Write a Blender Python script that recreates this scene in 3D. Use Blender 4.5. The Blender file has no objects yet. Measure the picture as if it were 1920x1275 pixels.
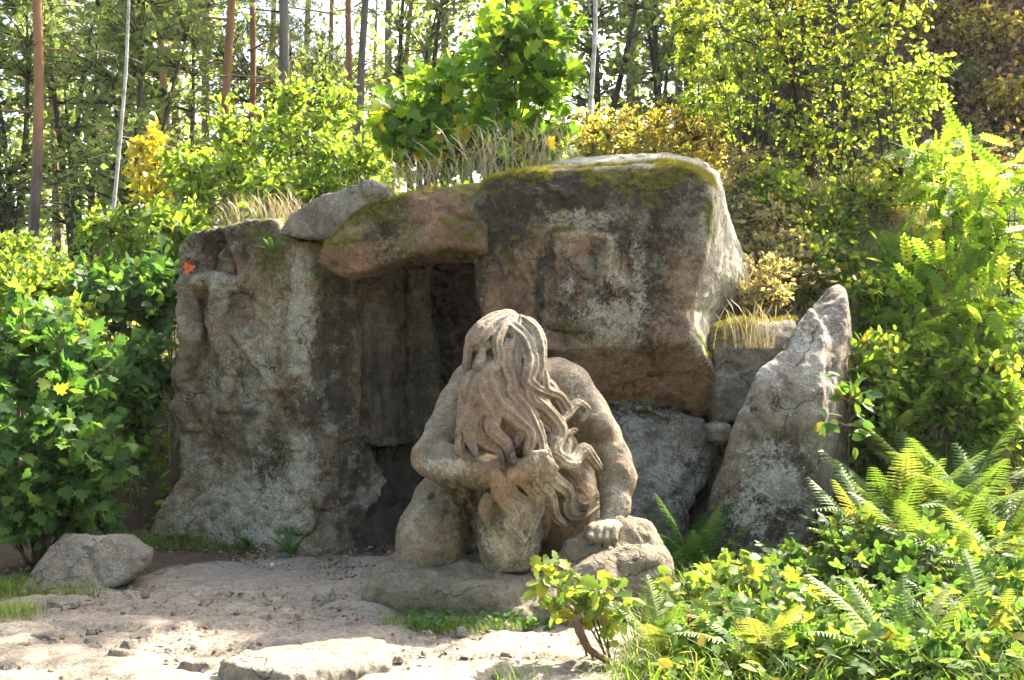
import bpy, math, random
import numpy as np
from mathutils import Vector, Matrix
R = math.radians
SC = bpy.context.scene
COL = SC.collection

# ------------------------------------------------------------------ camera, sky, sun, exposure
F_PX = 2318.0                      # focal length in pixels of a 1920 px wide picture
EYE = 1.65
cam_d = bpy.data.cameras.new('camera'); cam = bpy.data.objects.new('camera', cam_d); COL.objects.link(cam)
cam.location = (0, 0, EYE); cam.rotation_euler = (R(90), 0, 0)
cam_d.sensor_width = 36; cam_d.lens = 36 * F_PX / 1920; cam_d.clip_start = .05; cam_d.clip_end = 600
SC.camera = cam
SUN_AZ, SUN_EL = R(46), R(46)      # azimuth measured from +Y towards +X
world = bpy.data.worlds.new('World'); SC.world = world; world.use_nodes = True
wn = world.node_tree.nodes; wl = world.node_tree.links
sky = wn.new('ShaderNodeTexSky'); sky.sky_type = 'NISHITA'; sky.sun_disc = False
sky.sun_elevation = SUN_EL; sky.sun_rotation = SUN_AZ; sky.dust_density = 4.0; sky.air_density = 1.0
wn['Background'].inputs['Strength'].default_value = .15
wl.new(sky.outputs[0], wn['Background'].inputs['Color'])
sun_d = bpy.data.lights.new('sun', 'SUN'); sun = bpy.data.objects.new('sun', sun_d); COL.objects.link(sun)
sun_d.energy = 5.0; sun_d.angle = R(.53); sun_d.color = (1, .95, .86)
sdir = Vector((math.sin(SUN_AZ) * math.cos(SUN_EL), math.cos(SUN_AZ) * math.cos(SUN_EL), math.sin(SUN_EL)))
sun.rotation_euler = sdir.to_track_quat('Z', 'Y').to_euler(); sun.location = sdir * 40
SC.view_settings.view_transform = 'Standard'; SC.view_settings.look = 'None'
SC.view_settings.exposure = 2.35; SC.view_settings.gamma = 1; SC.view_settings.use_curve_mapping = False
SC.view_settings.use_white_balance = True; SC.view_settings.white_balance_temperature = 7000
SC.cycles.use_adaptive_sampling = True; SC.cycles.adaptive_threshold = .03; SC.cycles.adaptive_min_samples = 24
SC.cycles.max_bounces = 8; SC.cycles.transmission_bounces = 4; SC.cycles.diffuse_bounces = 4

# ------------------------------------------------------------------ helpers
def P(px, py, Y):
    return np.array([(px - 960) / F_PX * Y, Y, EYE - (py - 637.5) / F_PX * Y])

def _hash(ix, iy, iz, seed):
    h = (ix.astype(np.uint32) * np.uint32(374761393) + iy.astype(np.uint32) * np.uint32(668265263)
         + iz.astype(np.uint32) * np.uint32(2246822519) + np.uint32((seed * 3266489917) & 0xffffffff))
    h = (h ^ (h >> np.uint32(13))) * np.uint32(1274126177)
    h = (h ^ (h >> np.uint32(15))) * np.uint32(2654435761)
    return (h ^ (h >> np.uint32(16))).astype(np.float32) / np.float32(4294967295)

def vnoise(p, seed=0):
    i = np.floor(p).astype(np.int64); f = (p - i).astype(np.float32); u = f * f * (3 - 2 * f)
    out = 0
    for dx in (0, 1):
        for dy in (0, 1):
            for dz in (0, 1):
                w = (u[:, 0] if dx else 1 - u[:, 0]) * (u[:, 1] if dy else 1 - u[:, 1]) * (u[:, 2] if dz else 1 - u[:, 2])
                out = out + w * _hash(i[:, 0] + dx, i[:, 1] + dy, i[:, 2] + dz, seed)
    return out * 2 - 1

def fbm(p, octs=4, seed=0, gain=.5, ridged=False):
    s = 0; a = 1; t = 0
    for o in range(octs):
        n = vnoise(p * (2.03 ** o) + o * 17.3, seed + o)
        if ridged: n = 1 - 2 * np.abs(n)
        s = s + a * n; t += a; a *= gain
    return s / t

def sstep(a, b, x):
    t = np.clip((x - a) / (b - a), 0, 1); return t * t * (3 - 2 * t)

def mesh_np(name, V, faces, smooth=True, attr=None):
    """faces: list of (N,k) int arrays"""
    me = bpy.data.meshes.new(name)
    V = np.asarray(V, np.float32)
    if not isinstance(faces, list): faces = [faces]
    faces = [np.asarray(f, np.int32) for f in faces if len(f)]
    nl = sum(f.size for f in faces); nf = sum(len(f) for f in faces)
    me.vertices.add(len(V)); me.vertices.foreach_set('co', V.ravel())
    me.loops.add(nl); me.loops.foreach_set('vertex_index', np.concatenate([f.ravel() for f in faces]))
    tot = np.concatenate([np.full(len(f), f.shape[1], np.int32) for f in faces])
    st = np.concatenate([[0], np.cumsum(tot)[:-1]]).astype(np.int32)
    me.polygons.add(nf); me.polygons.foreach_set('loop_start', st); me.polygons.foreach_set('loop_total', tot)
    me.polygons.foreach_set('use_smooth', np.full(nf, smooth, bool))
    if attr is not None:
        for k, val in (attr if isinstance(attr, dict) else {'tint': attr}).items():
            a = me.attributes.new(k, 'FLOAT', 'POINT'); a.data.foreach_set('value', np.asarray(val, np.float32))
    me.update(); me.validate()
    return me

def link(name, me, mat=None, parent=None):
    o = bpy.data.objects.new(name, me)
    if mat and me and not me.materials: me.materials.append(mat)
    COL.objects.link(o)
    if parent: o.parent = parent
    return o

def tag(o, label=None, cat=None, group=None, kind=None):
    if label: o['label'] = label
    if cat: o['category'] = cat
    if group: o['group'] = group
    if kind: o['kind'] = kind
    return o

def empty(name, loc, label, cat, group=None):
    e = bpy.data.objects.new(name, None); COL.objects.link(e); e.location = Vector([float(c) for c in loc]); e.empty_display_size = .1
    return tag(e, label, cat, group)

def solid(name, V, faces, mat, parent=None, base=None, smooth=True, attr=None):
    """mesh object whose origin is its parent's origin, or `base`"""
    b = np.array(parent.location) if parent else (np.zeros(3) if base is None else np.asarray(base))
    o = link(name, mesh_np(name, np.asarray(V) - b, faces, smooth, attr), mat, parent)
    if not parent: o.location = Vector([float(c) for c in b])
    return o

# ------------------------------------------------------------------ signed distance grids
def smin(a, b, k):
    h = np.clip(.5 + .5 * (b - a) / k, 0, 1); return b + (a - b) * h - k * h * (1 - h)
def smax(a, b, k): return -smin(-a, -b, k)

class Field:
    def __init__(s, lo, hi, h):
        s.lo = np.array(lo, float); s.h = h
        s.n = np.ceil((np.array(hi) - s.lo) / h).astype(int) + 1
        s.ax = [s.lo[i] + h * np.arange(s.n[i]) for i in range(3)]
        s.F = np.full(s.n, .5, np.float32)
    def box(s, lo, hi):
        sl = []
        for i in range(3):
            a = int(np.clip(math.floor((lo[i] - s.lo[i]) / s.h), 0, s.n[i])); b = int(np.clip(math.ceil((hi[i] - s.lo[i]) / s.h) + 1, 0, s.n[i]))
            if b <= a: return None
            sl.append(slice(a, b))
        return tuple(sl)
    def pts(s, sl):
        return (s.ax[0][sl[0]][:, None, None].astype(np.float32), s.ax[1][sl[1]][None, :, None].astype(np.float32), s.ax[2][sl[2]][None, None, :].astype(np.float32))
    def put(s, sl, d, k, sub):
        s.F[sl] = smax(s.F[sl], -d, k) if sub else smin(s.F[sl], d, k)
    def cone(s, a, b, ra, rb, k=.03, sub=False, ridge=0, nr=6, ph=0):
        a = np.asarray(a, float); b = np.asarray(b, float); m = max(ra, rb) + k + 3 * s.h + ridge
        sl = s.box(np.minimum(a, b) - m, np.maximum(a, b) + m)
        if sl is None: return
        X, Y, Z = s.pts(sl); ab = b - a; L2 = max(float(ab @ ab), 1e-9)
        t = np.clip(((X - a[0]) * ab[0] + (Y - a[1]) * ab[1] + (Z - a[2]) * ab[2]) / L2, 0, 1)
        qx = X - a[0] - t * ab[0]; qy = Y - a[1] - t * ab[1]; qz = Z - a[2] - t * ab[2]
        d = np.sqrt(qx * qx + qy * qy + qz * qz) - (ra + (rb - ra) * t)
        if ridge:
            u = ab / math.sqrt(L2); n = np.cross(u, [0, 1, 0]); n /= max(np.linalg.norm(n), 1e-6); w = np.cross(u, n)
            d = d - ridge * np.cos(nr * np.arctan2(qx * n[0] + qy * n[1] + qz * n[2], qx * w[0] + qy * w[1] + qz * w[2]) + ph)
        s.put(sl, d, k, sub)
    def chain(s, pts, rad, k=.03, **kw):
        for i in range(len(pts) - 1): s.cone(pts[i], pts[i + 1], rad[i], rad[i + 1], k, **kw)
    def ball(s, c, r, k=.03, sub=False):
        c = np.asarray(c, float); r = np.asarray(r if hasattr(r, '__len__') else (r, r, r), float); m = r + k + 3 * s.h
        sl = s.box(c - m, c + m)
        if sl is None: return
        X, Y, Z = s.pts(sl)
        d = (np.sqrt(((X - c[0]) / r[0]) ** 2 + ((Y - c[1]) / r[1]) ** 2 + ((Z - c[2]) / r[2]) ** 2) - 1) * r.min()
        s.put(sl, d.astype(np.float32), k, sub)
    def mesh(s):
        F = s.F.copy(); F[0] = F[-1] = .5; F[:, 0] = F[:, -1] = .5; F[:, :, 0] = F[:, :, -1] = .5
        ins = F < 0; n = s.n
        cnt = np.zeros(n - 1, np.int8)
        for c in np.ndindex(2, 2, 2): cnt += ins[c[0]:n[0] - 1 + c[0], c[1]:n[1] - 1 + c[1], c[2]:n[2] - 1 + c[2]]
        act = np.argwhere((cnt > 0) & (cnt < 8))
        acc = np.zeros((len(act), 3), np.float32); num = np.zeros(len(act), np.float32)
        for axis in range(3):
            o1, o2 = [i for i in range(3) if i != axis]
            for p in (0, 1):
                for q in (0, 1):
                    a = act.copy(); a[:, o1] += p; a[:, o2] += q; b = a.copy(); b[:, axis] += 1
                    fa = F[a[:, 0], a[:, 1], a[:, 2]]; fb = F[b[:, 0], b[:, 1], b[:, 2]]
                    x = (fa < 0) != (fb < 0); t = np.where(x, fa / np.where(x, fa - fb, 1), 0)
                    pt = (a - act).astype(np.float32); pt[:, axis] += t
                    acc += pt * x[:, None]; num += x
        V = s.lo + s.h * (act + acc / num[:, None])
        idx = np.full(n - 1, -1, np.int32); idx[act[:, 0], act[:, 1], act[:, 2]] = np.arange(len(act))
        quads = []
        for axis in range(3):
            o1, o2 = (axis + 1) % 3, (axis + 2) % 3
            sa = [slice(None)] * 3; sb = [slice(None)] * 3; sa[axis] = slice(0, -1); sb[axis] = slice(1, None)
            e = np.argwhere(ins[tuple(sa)] != ins[tuple(sb)])
            e = e[(e[:, o1] > 0) & (e[:, o2] > 0) & (e[:, o1] < n[o1] - 1) & (e[:, o2] < n[o2] - 1)]
            fl = ins[e[:, 0], e[:, 1], e[:, 2]]
            def g(d1, d2):
                c = e.copy(); c[:, o1] -= d1; c[:, o2] -= d2; return idx[c[:, 0], c[:, 1], c[:, 2]]
            q = np.stack([g(1, 1), g(0, 1), g(0, 0), g(1, 0)], 1)
            q[~fl] = q[~fl][:, ::-1]; quads.append(q)
        return V, np.concatenate(quads)

def vnormals(V, Q):
    n = np.cross(V[Q[:, 2]] - V[Q[:, 0]], V[Q[:, 3 if Q.shape[1] > 3 else 1]] - V[Q[:, 1 if Q.shape[1] > 3 else 0]])
    N = np.zeros_like(V)
    for c in range(Q.shape[1]): np.add.at(N, Q[:, c], n)
    return N / np.maximum(np.linalg.norm(N, axis=1), 1e-9)[:, None]

def poly_sd(poly, X, Z):
    """signed distance to a 2-D polygon on a grid, negative inside"""
    d = np.full(np.broadcast(X, Z).shape, 1e9); ins = np.zeros(d.shape, bool); n = len(poly)
    for i in range(n):
        ax, az = poly[i]; bx, bz = poly[(i + 1) % n]; ex, ez = bx - ax, bz - az
        wx, wz = X - ax, Z - az; t = np.clip((wx * ex + wz * ez) / (ex * ex + ez * ez + 1e-12), 0, 1)
        d = np.minimum(d, (wx - ex * t) ** 2 + (wz - ez * t) ** 2)
        if az != bz: ins ^= ((az > Z) != (bz > Z)) & (X < (bx - ax) * (Z - az) / (bz - az) + ax)
    return np.where(ins, -1, 1) * np.sqrt(d)

# ------------------------------------------------------------------ materials
class NT:
    def __init__(s, name):
        s.m = bpy.data.materials.new(name); s.m.use_nodes = True; s.t = s.m.node_tree; s.t.nodes.clear()
        s.out = s.n('ShaderNodeOutputMaterial')
    def n(s, typ, ins=None, **props):
        nd = s.t.nodes.new(typ)
        for k, v in props.items(): setattr(nd, k, v)
        for k, v in (ins or {}).items():
            if isinstance(v, bpy.types.NodeSocket): s.t.links.new(v, nd.inputs[k])
            else: nd.inputs[k].default_value = v
        return nd
    def noise(s, vec, scale, detail=5, rough=.6, dist=0):
        return s.n('ShaderNodeTexNoise', {'Vector': vec, 'Scale': scale, 'Detail': detail, 'Roughness': rough, 'Distortion': dist}).outputs['Fac']
    def ramp(s, fac, stops):
        r = s.n('ShaderNodeValToRGB', {'Fac': fac}); cr = r.color_ramp
        while len(cr.elements) < len(stops): cr.elements.new(.5)
        for e, (p, c) in zip(cr.elements, stops): e.position = p; e.color = (*c, 1) if hasattr(c, '__len__') else (c, c, c, 1)
        return r.outputs['Color']
    def mix(s, f, a, b, mode='MIX'):
        nd = s.n('ShaderNodeMix', data_type='RGBA', blend_type=mode)
        for i, v in ((0, f), (6, a), (7, b)):
            if isinstance(v, bpy.types.NodeSocket): s.t.links.new(v, nd.inputs[i])
            else: nd.inputs[i].default_value = v if i == 0 else (*v, 1)
        return nd.outputs[2]
    def math(s, op, a, b=0.0, c=None):
        nd = s.n('ShaderNodeMath', operation=op)
        for i, v in enumerate((a, b) if c is None else (a, b, c)):
            if isinstance(v, bpy.types.NodeSocket): s.t.links.new(v, nd.inputs[i])
            else: nd.inputs[i].default_value = v
        return nd.outputs[0]
    def pos(s, scale=(1, 1, 1), loc=(0, 0, 0)):
        g = s.n('ShaderNodeNewGeometry').outputs['Position']
        return s.n('ShaderNodeMapping', {'Vector': g, 'Scale': scale, 'Location': loc}).outputs[0]
    def finish(s, shader): s.t.links.new(shader, s.out.inputs['Surface']); return s.m

def rock_mat(name, c1, c2, stain, pale, seed=0, pale_amt=.5, stain_amt=.5, moss=0.0, streak=.5, rough_bump=1.0, red=None, red_amt=.5, fine=1.0, crack=.9):
    t = NT(name); p = t.pos(loc=(seed * 7.1, seed * 3.3, seed * 1.7))
    big = t.noise(p, 1.3, 4, .6, .6); med = t.noise(p, 5, 6, .65, .4)
    col = t.mix(t.ramp(big, [(.38, 0.0), (.62, 1.0)]), c1, c2)
    if red is not None:
        rn = t.noise(t.pos(loc=(seed * 2.1 + 9, 4, 1)), 1.9, 5, .6, .8)
        col = t.mix(t.math('MULTIPLY', t.ramp(rn, [(.45, 0.0), (.62, 1.0)]), red_amt), col, red)
    def mask(name, scale, lo, hi, w=1.1, dx=0):
        a = t.n('ShaderNodeAttribute', attribute_name=name).outputs['Fac']
        nn = t.math('ADD', t.math('MULTIPLY', t.noise(t.pos(loc=(seed + dx, dx, 2)), scale * .7, 8, .75, .6), .55), t.math('MULTIPLY', t.noise(t.pos(loc=(seed, dx, 5)), scale * 5, 4, .8), .45))
        f = t.math('ADD', t.math('MULTIPLY', a, .62), t.math('MULTIPLY', t.math('SUBTRACT', nn, .5), w))
        return t.math('MULTIPLY', t.ramp(f, [(lo, 0.0), (hi, 1.0)]), t.ramp(a, [(.04, 0.0), (.3, 1.0)]))
    col = t.mix(mask('red', 4, .12, .5, 2.0), col, red if red is not None else (.3, .17, .1))
    # dark weather stains, partly run down in streaks
    ps = t.pos((4.5, 4.5, .7), (seed * 3.0, 0, 0)); sn = t.noise(ps, 1.0, 5, .65, .5)
    st = t.math('MULTIPLY', t.ramp(sn, [(.47, 0.0), (.66, 1.0)]), streak)
    col = t.mix(st, col, stain)
    mn = t.math('MULTIPLY', t.ramp(med, [(.48, 0.0), (.64, 1.0)]), stain_amt)
    col = t.mix(mn, col, stain)
    col = t.mix(mask('dark', 5, .04, .4, 3.0, 5), col, (stain[0] * .9, stain[1] * .9, stain[2] * .9))  # weathering, plus shade painted on the carved boulder's cave flank
    # pale lichen crust: large blotches broken up by fine noise, and small round flecks
    ln = t.noise(t.pos(loc=(seed * 5.3 + 3, 1, 2)), 2.6, 8, .72, .3)
    lf = t.math('MULTIPLY', t.ramp(ln, [(.53, 0.0), (.6, 1.0)]), pale_amt)
    col = t.mix(lf, col, pale)
    vo = t.n('ShaderNodeTexVoronoi', {'Vector': p, 'Scale': 26.0, 'Randomness': 1.0})
    cell = t.ramp(vo.outputs['Distance'], [(.16, 1.0), (.26, 0.0)])
    gate = t.ramp(t.noise(p, 7, 3, .6), [(.52, 0.0), (.62, 1.0)])
    col = t.mix(t.math('MULTIPLY', t.math('MULTIPLY', cell, gate), min(1, pale_amt * 1.3)), col, pale)
    col = t.mix(t.math('MULTIPLY', mask('pale', 8, .16, .52, 4.2, 9), .88), col, pale)  # lichen, plus sunlight painted on the crest boulder
    col = t.mix(mask('mossy', 6, .18, .5, 2.4, 13), col, t.mix(t.noise(p, 14, 4, .7), (.07, .075, .015), (.17, .155, .03)))
    grain = t.noise(p, 60, 5, .75); gr = t.ramp(grain, [(.3, .5), (.7, 1.4)])
    col = t.mix(.85, col, gr, 'MULTIPLY')
    mott = t.ramp(t.noise(p, 13, 6, .7, .3), [(.32, .62), (.68, 1.32)]); col = t.mix(.8, col, mott, 'MULTIPLY')
    if moss:
        nz = t.n('ShaderNodeSeparateXYZ', {0: t.n('ShaderNodeNewGeometry').outputs['Normal']}).outputs['Z']
        mn2 = t.noise(p, 3.2, 6, .65)
        mf = t.ramp(t.math('ADD', t.math('MULTIPLY', nz, .55), t.math('MULTIPLY', mn2, moss)), [(.62, 0.0), (.72, 1.0)])
        mc = t.mix(t.noise(p, 14, 4, .7), (.10, .10, .018), (.19, .17, .03))
        col = t.mix(mf, col, mc)
    # thin joints and hairline cracks
    wv = t.n('ShaderNodeVectorMath', {0: p, 1: t.n('ShaderNodeTexNoise', {'Vector': p, 'Scale': 2.2, 'Detail': 5.0}).outputs['Color']}, operation='ADD').outputs[0]
    ve = t.n('ShaderNodeTexVoronoi', {'Vector': wv, 'Scale': 1.7}, feature='DISTANCE_TO_EDGE').outputs['Distance']
    ck = t.math('MULTIPLY', t.ramp(ve, [(.0, 1.0), (.014, 0.0)]), t.ramp(t.noise(p, 1.7, 3), [(.46, 0.0), (.56, crack)]))
    col = t.mix(ck, col, (stain[0] * .6, stain[1] * .6, stain[2] * .6))
    b1 = t.noise(p, 9, 8, .68, .2); b2 = t.noise(p, 45, 6, .75)
    pit = t.n('ShaderNodeTexVoronoi', {'Vector': p, 'Scale': 17.0}).outputs['Distance']
    hgt = t.math('ADD', t.math('MULTIPLY', b1, .085 * rough_bump), t.math('ADD', t.math('MULTIPLY', b2, .026 * fine), t.math('MULTIPLY', pit, .008 * fine)))
    hgt = t.math('SUBTRACT', hgt, t.math('MULTIPLY', ck, .02))
    bump = t.n('ShaderNodeBump', {'Height': hgt, 'Strength': .85, 'Distance': 1.0}).outputs[0]
    bs = t.n('ShaderNodeBsdfPrincipled', {'Base Color': col, 'Roughness': .88, 'Normal': bump, 'Specular IOR Level': .25})
    return t.finish(bs.outputs[0])

def leaf_mat(name, stops, objmode=False, trans=.45, gloss=.42):
    t = NT(name)
    if objmode: f = t.n('ShaderNodeObjectInfo').outputs['Random']
    else: f = t.n('ShaderNodeAttribute', attribute_name='tint').outputs['Fac']
    col = t.ramp(f, stops)
    blot = t.noise(t.pos(), 30, 3, .6)
    col = t.mix(.5, col, t.ramp(blot, [(.3, .85), (.7, 1.5)]), 'MULTIPLY')
    tc = t.mix(1.0, col, (2.55, 2.4, 1.0), 'MULTIPLY')
    bs = t.n('ShaderNodeBsdfPrincipled', {'Base Color': col, 'Roughness': gloss + .12, 'Specular IOR Level': .22})
    tr = t.n('ShaderNodeBsdfTranslucent', {'Color': tc})
    mx = t.n('ShaderNodeMixShader', {0: trans, 1: bs.outputs[0], 2: tr.outputs[0]})
    return t.finish(mx.outputs[0])

def bark_mat(name, a, b, scale=(14, 14, 3), rough=.9, hi=None, zsplit=None, bump=.02):
    t = NT(name); p = t.pos(scale); n1 = t.noise(p, 1.0, 6, .7, .4)
    col = t.mix(t.ramp(n1, [(.38, 0.0), (.62, 1.0)]), a, b)
    if hi is not None:     # pines: flaky orange bark above, grey below
        z = t.n('ShaderNodeSeparateXYZ', {0: t.pos()}).outputs['Z']
        f = t.ramp(t.math('ADD', t.math('MULTIPLY', z, .1), t.math('MULTIPLY', t.noise(t.pos((3, 3, 1)), 1, 4), .25)), [(zsplit, 0.0), (zsplit + .12, 1.0)])
        col = t.mix(f, col, t.mix(n1, hi, (hi[0] * .6, hi[1] * .55, hi[2] * .5)))
    bp = t.n('ShaderNodeBump', {'Height': t.math('MULTIPLY', n1, bump), 'Strength': .9, 'Distance': 1.0}).outputs[0]
    return t.finish(t.n('ShaderNodeBsdfPrincipled', {'Base Color': col, 'Roughness': rough, 'Normal': bp, 'Specular IOR Level': .2}).outputs[0])

M = {}
M['left_rock'] = rock_mat('left_rock', (.35, .28, .18), (.39, .305, .195), (.10, .082, .055), (.46, .45, .36), 1, .5, .4, .28, .5, 1.0, (.21, .13, .085), .5)
M['shaded_cave_rock'] = rock_mat('shaded_cave_rock', (.045, .038, .03), (.06, .05, .038), (.015, .013, .01), (.22, .21, .17), 2, .25, .6, 0, .7, 1.0, (.13, .075, .05), .4)  # near-black base: the cave's shade is put into the colour
M['cave_slab'] = rock_mat('cave_slab', (.14, .118, .09), (.10, .085, .066), (.03, .026, .019), (.27, .25, .2), 12, .3, .5, 0, .95, 1.2, (.16, .1, .07), .4)  # also darkened for the cave's shade, less than the rock around it
M['crest_rock'] = rock_mat('crest_rock', (.31, .215, .14), (.28, .205, .14), (.065, .054, .038), (.42, .40, .31), 3, .3, .5, .0, .45, .7, (.33, .20, .125), .8)
M['lintel_rock'] = rock_mat('lintel_rock', (.31, .195, .12), (.26, .18, .11), (.06, .055, .025), (.30, .27, .17), 4, .25, .4, .5, .4, 1.0, (.29, .165, .1), .6)
M['grey_rock'] = rock_mat('grey_rock', (.30, .265, .205), (.24, .215, .175), (.075, .06, .042), (.42, .41, .35), 5, .5, .45, .2, .35, 1.0, (.16, .1, .075), .35)
M['slab_rock'] = rock_mat('slab_rock', (.33, .30, .25), (.25, .215, .17), (.075, .055, .04), (.46, .45, .4), 6, .5, .4, .15, .4, .4, (.2, .13, .09), .4)
M['statue'] = rock_mat('statue', (.27, .225, .16), (.215, .18, .125), (.085, .07, .045), (.44, .40, .30), 7, .35, .3, .0, .3, .25, (.31, .195, .12), .45, .6, .25)
M['beard'] = rock_mat('beard', (.28, .225, .16), (.24, .185, .13), (.09, .065, .045), (.42, .38, .29), 8, .25, .25, .0, .3, .15, (.30, .205, .14), .5, .6, .0)
M['plinth'] = rock_mat('plinth', (.27, .225, .155), (.23, .19, .13), (.10, .085, .055), (.40, .37, .27), 9, .3, .35, .12, .25, .8)
M['stone'] = rock_mat('stone', (.30, .26, .2), (.24, .21, .165), (.12, .10, .08), (.45, .42, .35), 10, .3, .3, .1, .15, .8)
M['bark'] = bark_mat('bark', (.09, .07, .05), (.05, .038, .027))
M['twig'] = bark_mat('twig', (.13, .09, .06), (.075, .055, .035))
M['pine_bark'] = bark_mat('pine_bark', (.17, .13, .105), (.085, .065, .055), (9, 9, 2.2), hi=(.38, .2, .11), zsplit=.46)
M['grey_bark'] = bark_mat('grey_bark', (.2, .17, .14), (.11, .095, .08), (9, 9, 2.5))
M['birch_bark'] = bark_mat('birch_bark', (.62, .58, .52), (.3, .27, .24), (3, 3, 9))
G = lambda *a: a
M['leaf_syc'] = leaf_mat('leaf_sycamore', [(0, G(.035, .085, .025)), (.5, G(.055, .125, .03)), (.85, G(.09, .17, .035)), (1, G(.16, .2, .04))], True)
M['leaf_syc_j'] = leaf_mat('leaf_sycamore_mass', [(0, G(.03, .08, .025)), (.6, G(.05, .12, .03)), (1, G(.11, .18, .04))])
M['leaf_maple'] = leaf_mat('leaf_maple', [(0, G(.04, .11, .02)), (.5, G(.11, .2, .025)), (.86, G(.19, .25, .03)), (.9, G(.38, .31, .04)), (1, G(.42, .29, .04))], True, .6)
M['leaf_maple_j'] = leaf_mat('leaf_maple_mass', [(0, G(.05, .12, .02)), (.7, G(.11, .19, .025)), (1, G(.22, .25, .03))], False, .6)
M['leaf_light'] = leaf_mat('leaf_light', [(0, G(.07, .13, .025)), (.6, G(.12, .19, .035)), (.88, G(.19, .23, .045)), (1, G(.33, .27, .05))], False, .6)
M['leaf_birch'] = leaf_mat('leaf_birch', [(0, G(.08, .14, .03)), (.5, G(.15, .21, .04)), (.85, G(.24, .25, .045)), (.95, G(.36, .28, .05)), (1, G(.36, .17, .05))], False, .6)
M['leaf_birch_o'] = leaf_mat('leaf_birch_single', [(0, G(.08, .14, .03)), (.5, G(.15, .21, .04)), (.85, G(.24, .25, .045)), (.95, G(.36, .28, .05)), (1, G(.36, .17, .05))], True, .6)
M['leaf_forest'] = leaf_mat('leaf_forest', [(0, G(.08, .125, .055)), (.6, G(.125, .175, .075)), (1, G(.19, .225, .1))], False, .6)
M['leaf_far'] = leaf_mat('leaf_far', [(0, G(.12, .17, .085)), (.6, G(.17, .22, .11)), (1, G(.23, .26, .14))], False, .65)  # paler, greyer green puts distance haze into the leaf colour
M['needle'] = leaf_mat('pine_needle', [(0, G(.06, .095, .045)), (.6, G(.1, .135, .06)), (1, G(.16, .16, .07))], False, .35)
M['leaf_yellow'] = leaf_mat('leaf_yellow', [(0, G(.14, .2, .03)), (.4, G(.33, .3, .04)), (1, G(.42, .3, .04))], False, .45)
M['heath'] = leaf_mat('leaf_heath', [(0, G(.1, .11, .03)), (.5, G(.22, .2, .05)), (.8, G(.3, .23, .06)), (1, G(.36, .2, .07))], False, .6)
M['leaf_locust'] = leaf_mat('leaf_locust', [(0, G(.09, .17, .03)), (.6, G(.13, .21, .035)), (1, G(.21, .25, .045))], True, .6)
M['leaf_bramble'] = leaf_mat('leaf_bramble', [(0, G(.04, .09, .03)), (.55, G(.07, .14, .035)), (.93, G(.13, .19, .04)), (.985, G(.2, .2, .05)), (1, G(.2, .1, .04))], True, .45, .42)
M['leaf_ground'] = leaf_mat('leaf_ground', [(0, G(.05, .10, .025)), (.5, G(.09, .15, .03)), (.8, G(.16, .19, .04)), (1, G(.27, .21, .06))], False, .6)
M['fern'] = leaf_mat('fern_green', [(0, G(.07, .13, .03)), (.55, G(.11, .17, .04)), (.85, G(.14, .18, .05)), (1, G(.17, .18, .06))], True, .25)
M['fern_dark'] = leaf_mat('fern_dark', [(0, G(.03, .08, .02)), (1, G(.055, .12, .03))], True, .4)
M['leaf_oak'] = leaf_mat('leaf_oak', [(0, G(.07, .12, .035)), (.6, G(.12, .17, .04)), (1, G(.22, .22, .05))], True, .45, .35)
M['grass'] = leaf_mat('grass_green', [(0, G(.06, .12, .02)), (.6, G(.1, .17, .03)), (1, G(.22, .2, .06))], False, .4)
M['heath_dry'] = leaf_mat('leaf_heath_dry', [(0, G(.15, .16, .06)), (.4, G(.25, .22, .11)), (.75, G(.33, .28, .17)), (1, G(.31, .2, .12))], False, .4)
M['dry_grass'] = leaf_mat('grass_dry', [(0, G(.2, .165, .11)), (.6, G(.3, .255, .18)), (1, G(.4, .36, .27))], False, .15)
M['moss'] = leaf_mat('moss_green', [(0, G(.09, .1, .015)), (.6, G(.17, .16, .025)), (1, G(.27, .22, .04))], False, .2, .8)
M['litter'] = leaf_mat('leaf_litter_brown', [(0, G(.10, .06, .035)), (.6, G(.2, .12, .06)), (1, G(.33, .24, .12))], False, .15)

def ground_mat():
    t = NT('ground_earth'); p = t.pos()
    n1 = t.noise(p, .9, 5, .6, .3); n2 = t.noise(p, 6, 7, .7); n3 = t.noise(p, 40, 5, .75)
    dirt = t.mix(t.ramp(n2, [(.35, 0.0), (.65, 1.0)]), (.255, .215, .162), (.37, .315, .242))
    dirt = t.mix(t.ramp(n1, [(.4, 0.0), (.65, .6)]), dirt, (.24, .20, .16))
    pl = t.noise(t.pos((2.4, 5, 1)), 1.6, 6, .65, .5); dirt = t.mix(t.ramp(pl, [(.5, 0.0), (.6, .7)]), dirt, (.23, .2, .165))
    dirt = t.mix(.8, dirt, t.ramp(n3, [(.3, .42), (.7, 1.4)]), 'MULTIPLY')
    soil = t.mix(n2, (.065, .045, .03), (.13, .09, .055))
    sp = t.n('ShaderNodeSeparateXYZ', {0: p})
    # trodden path: tint baked per vertex where people walk
    f = t.n('ShaderNodeAttribute', attribute_name='tint').outputs['Fac']
    f = t.ramp(t.math('ADD', f, t.math('MULTIPLY', t.math('SUBTRACT', n2, .5), .9)), [(.42, 0.0), (.6, 1.0)])
    col = t.mix(f, soil, dirt)
    h = t.math('ADD', t.math('MULTIPLY', n2, .045), t.math('ADD', t.math('MULTIPLY', n3, .024), t.math('MULTIPLY', t.noise(p, 140, 3, .7), .003)))
    bp = t.n('ShaderNodeBump', {'Height': h, 'Strength': .8, 'Distance': 1.0}).outputs[0]
    return t.finish(t.n('ShaderNodeBsdfPrincipled', {'Base Color': col, 'Roughness': .95, 'Normal': bp, 'Specular IOR Level': .15}).outputs[0])
M['ground'] = ground_mat()

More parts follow.
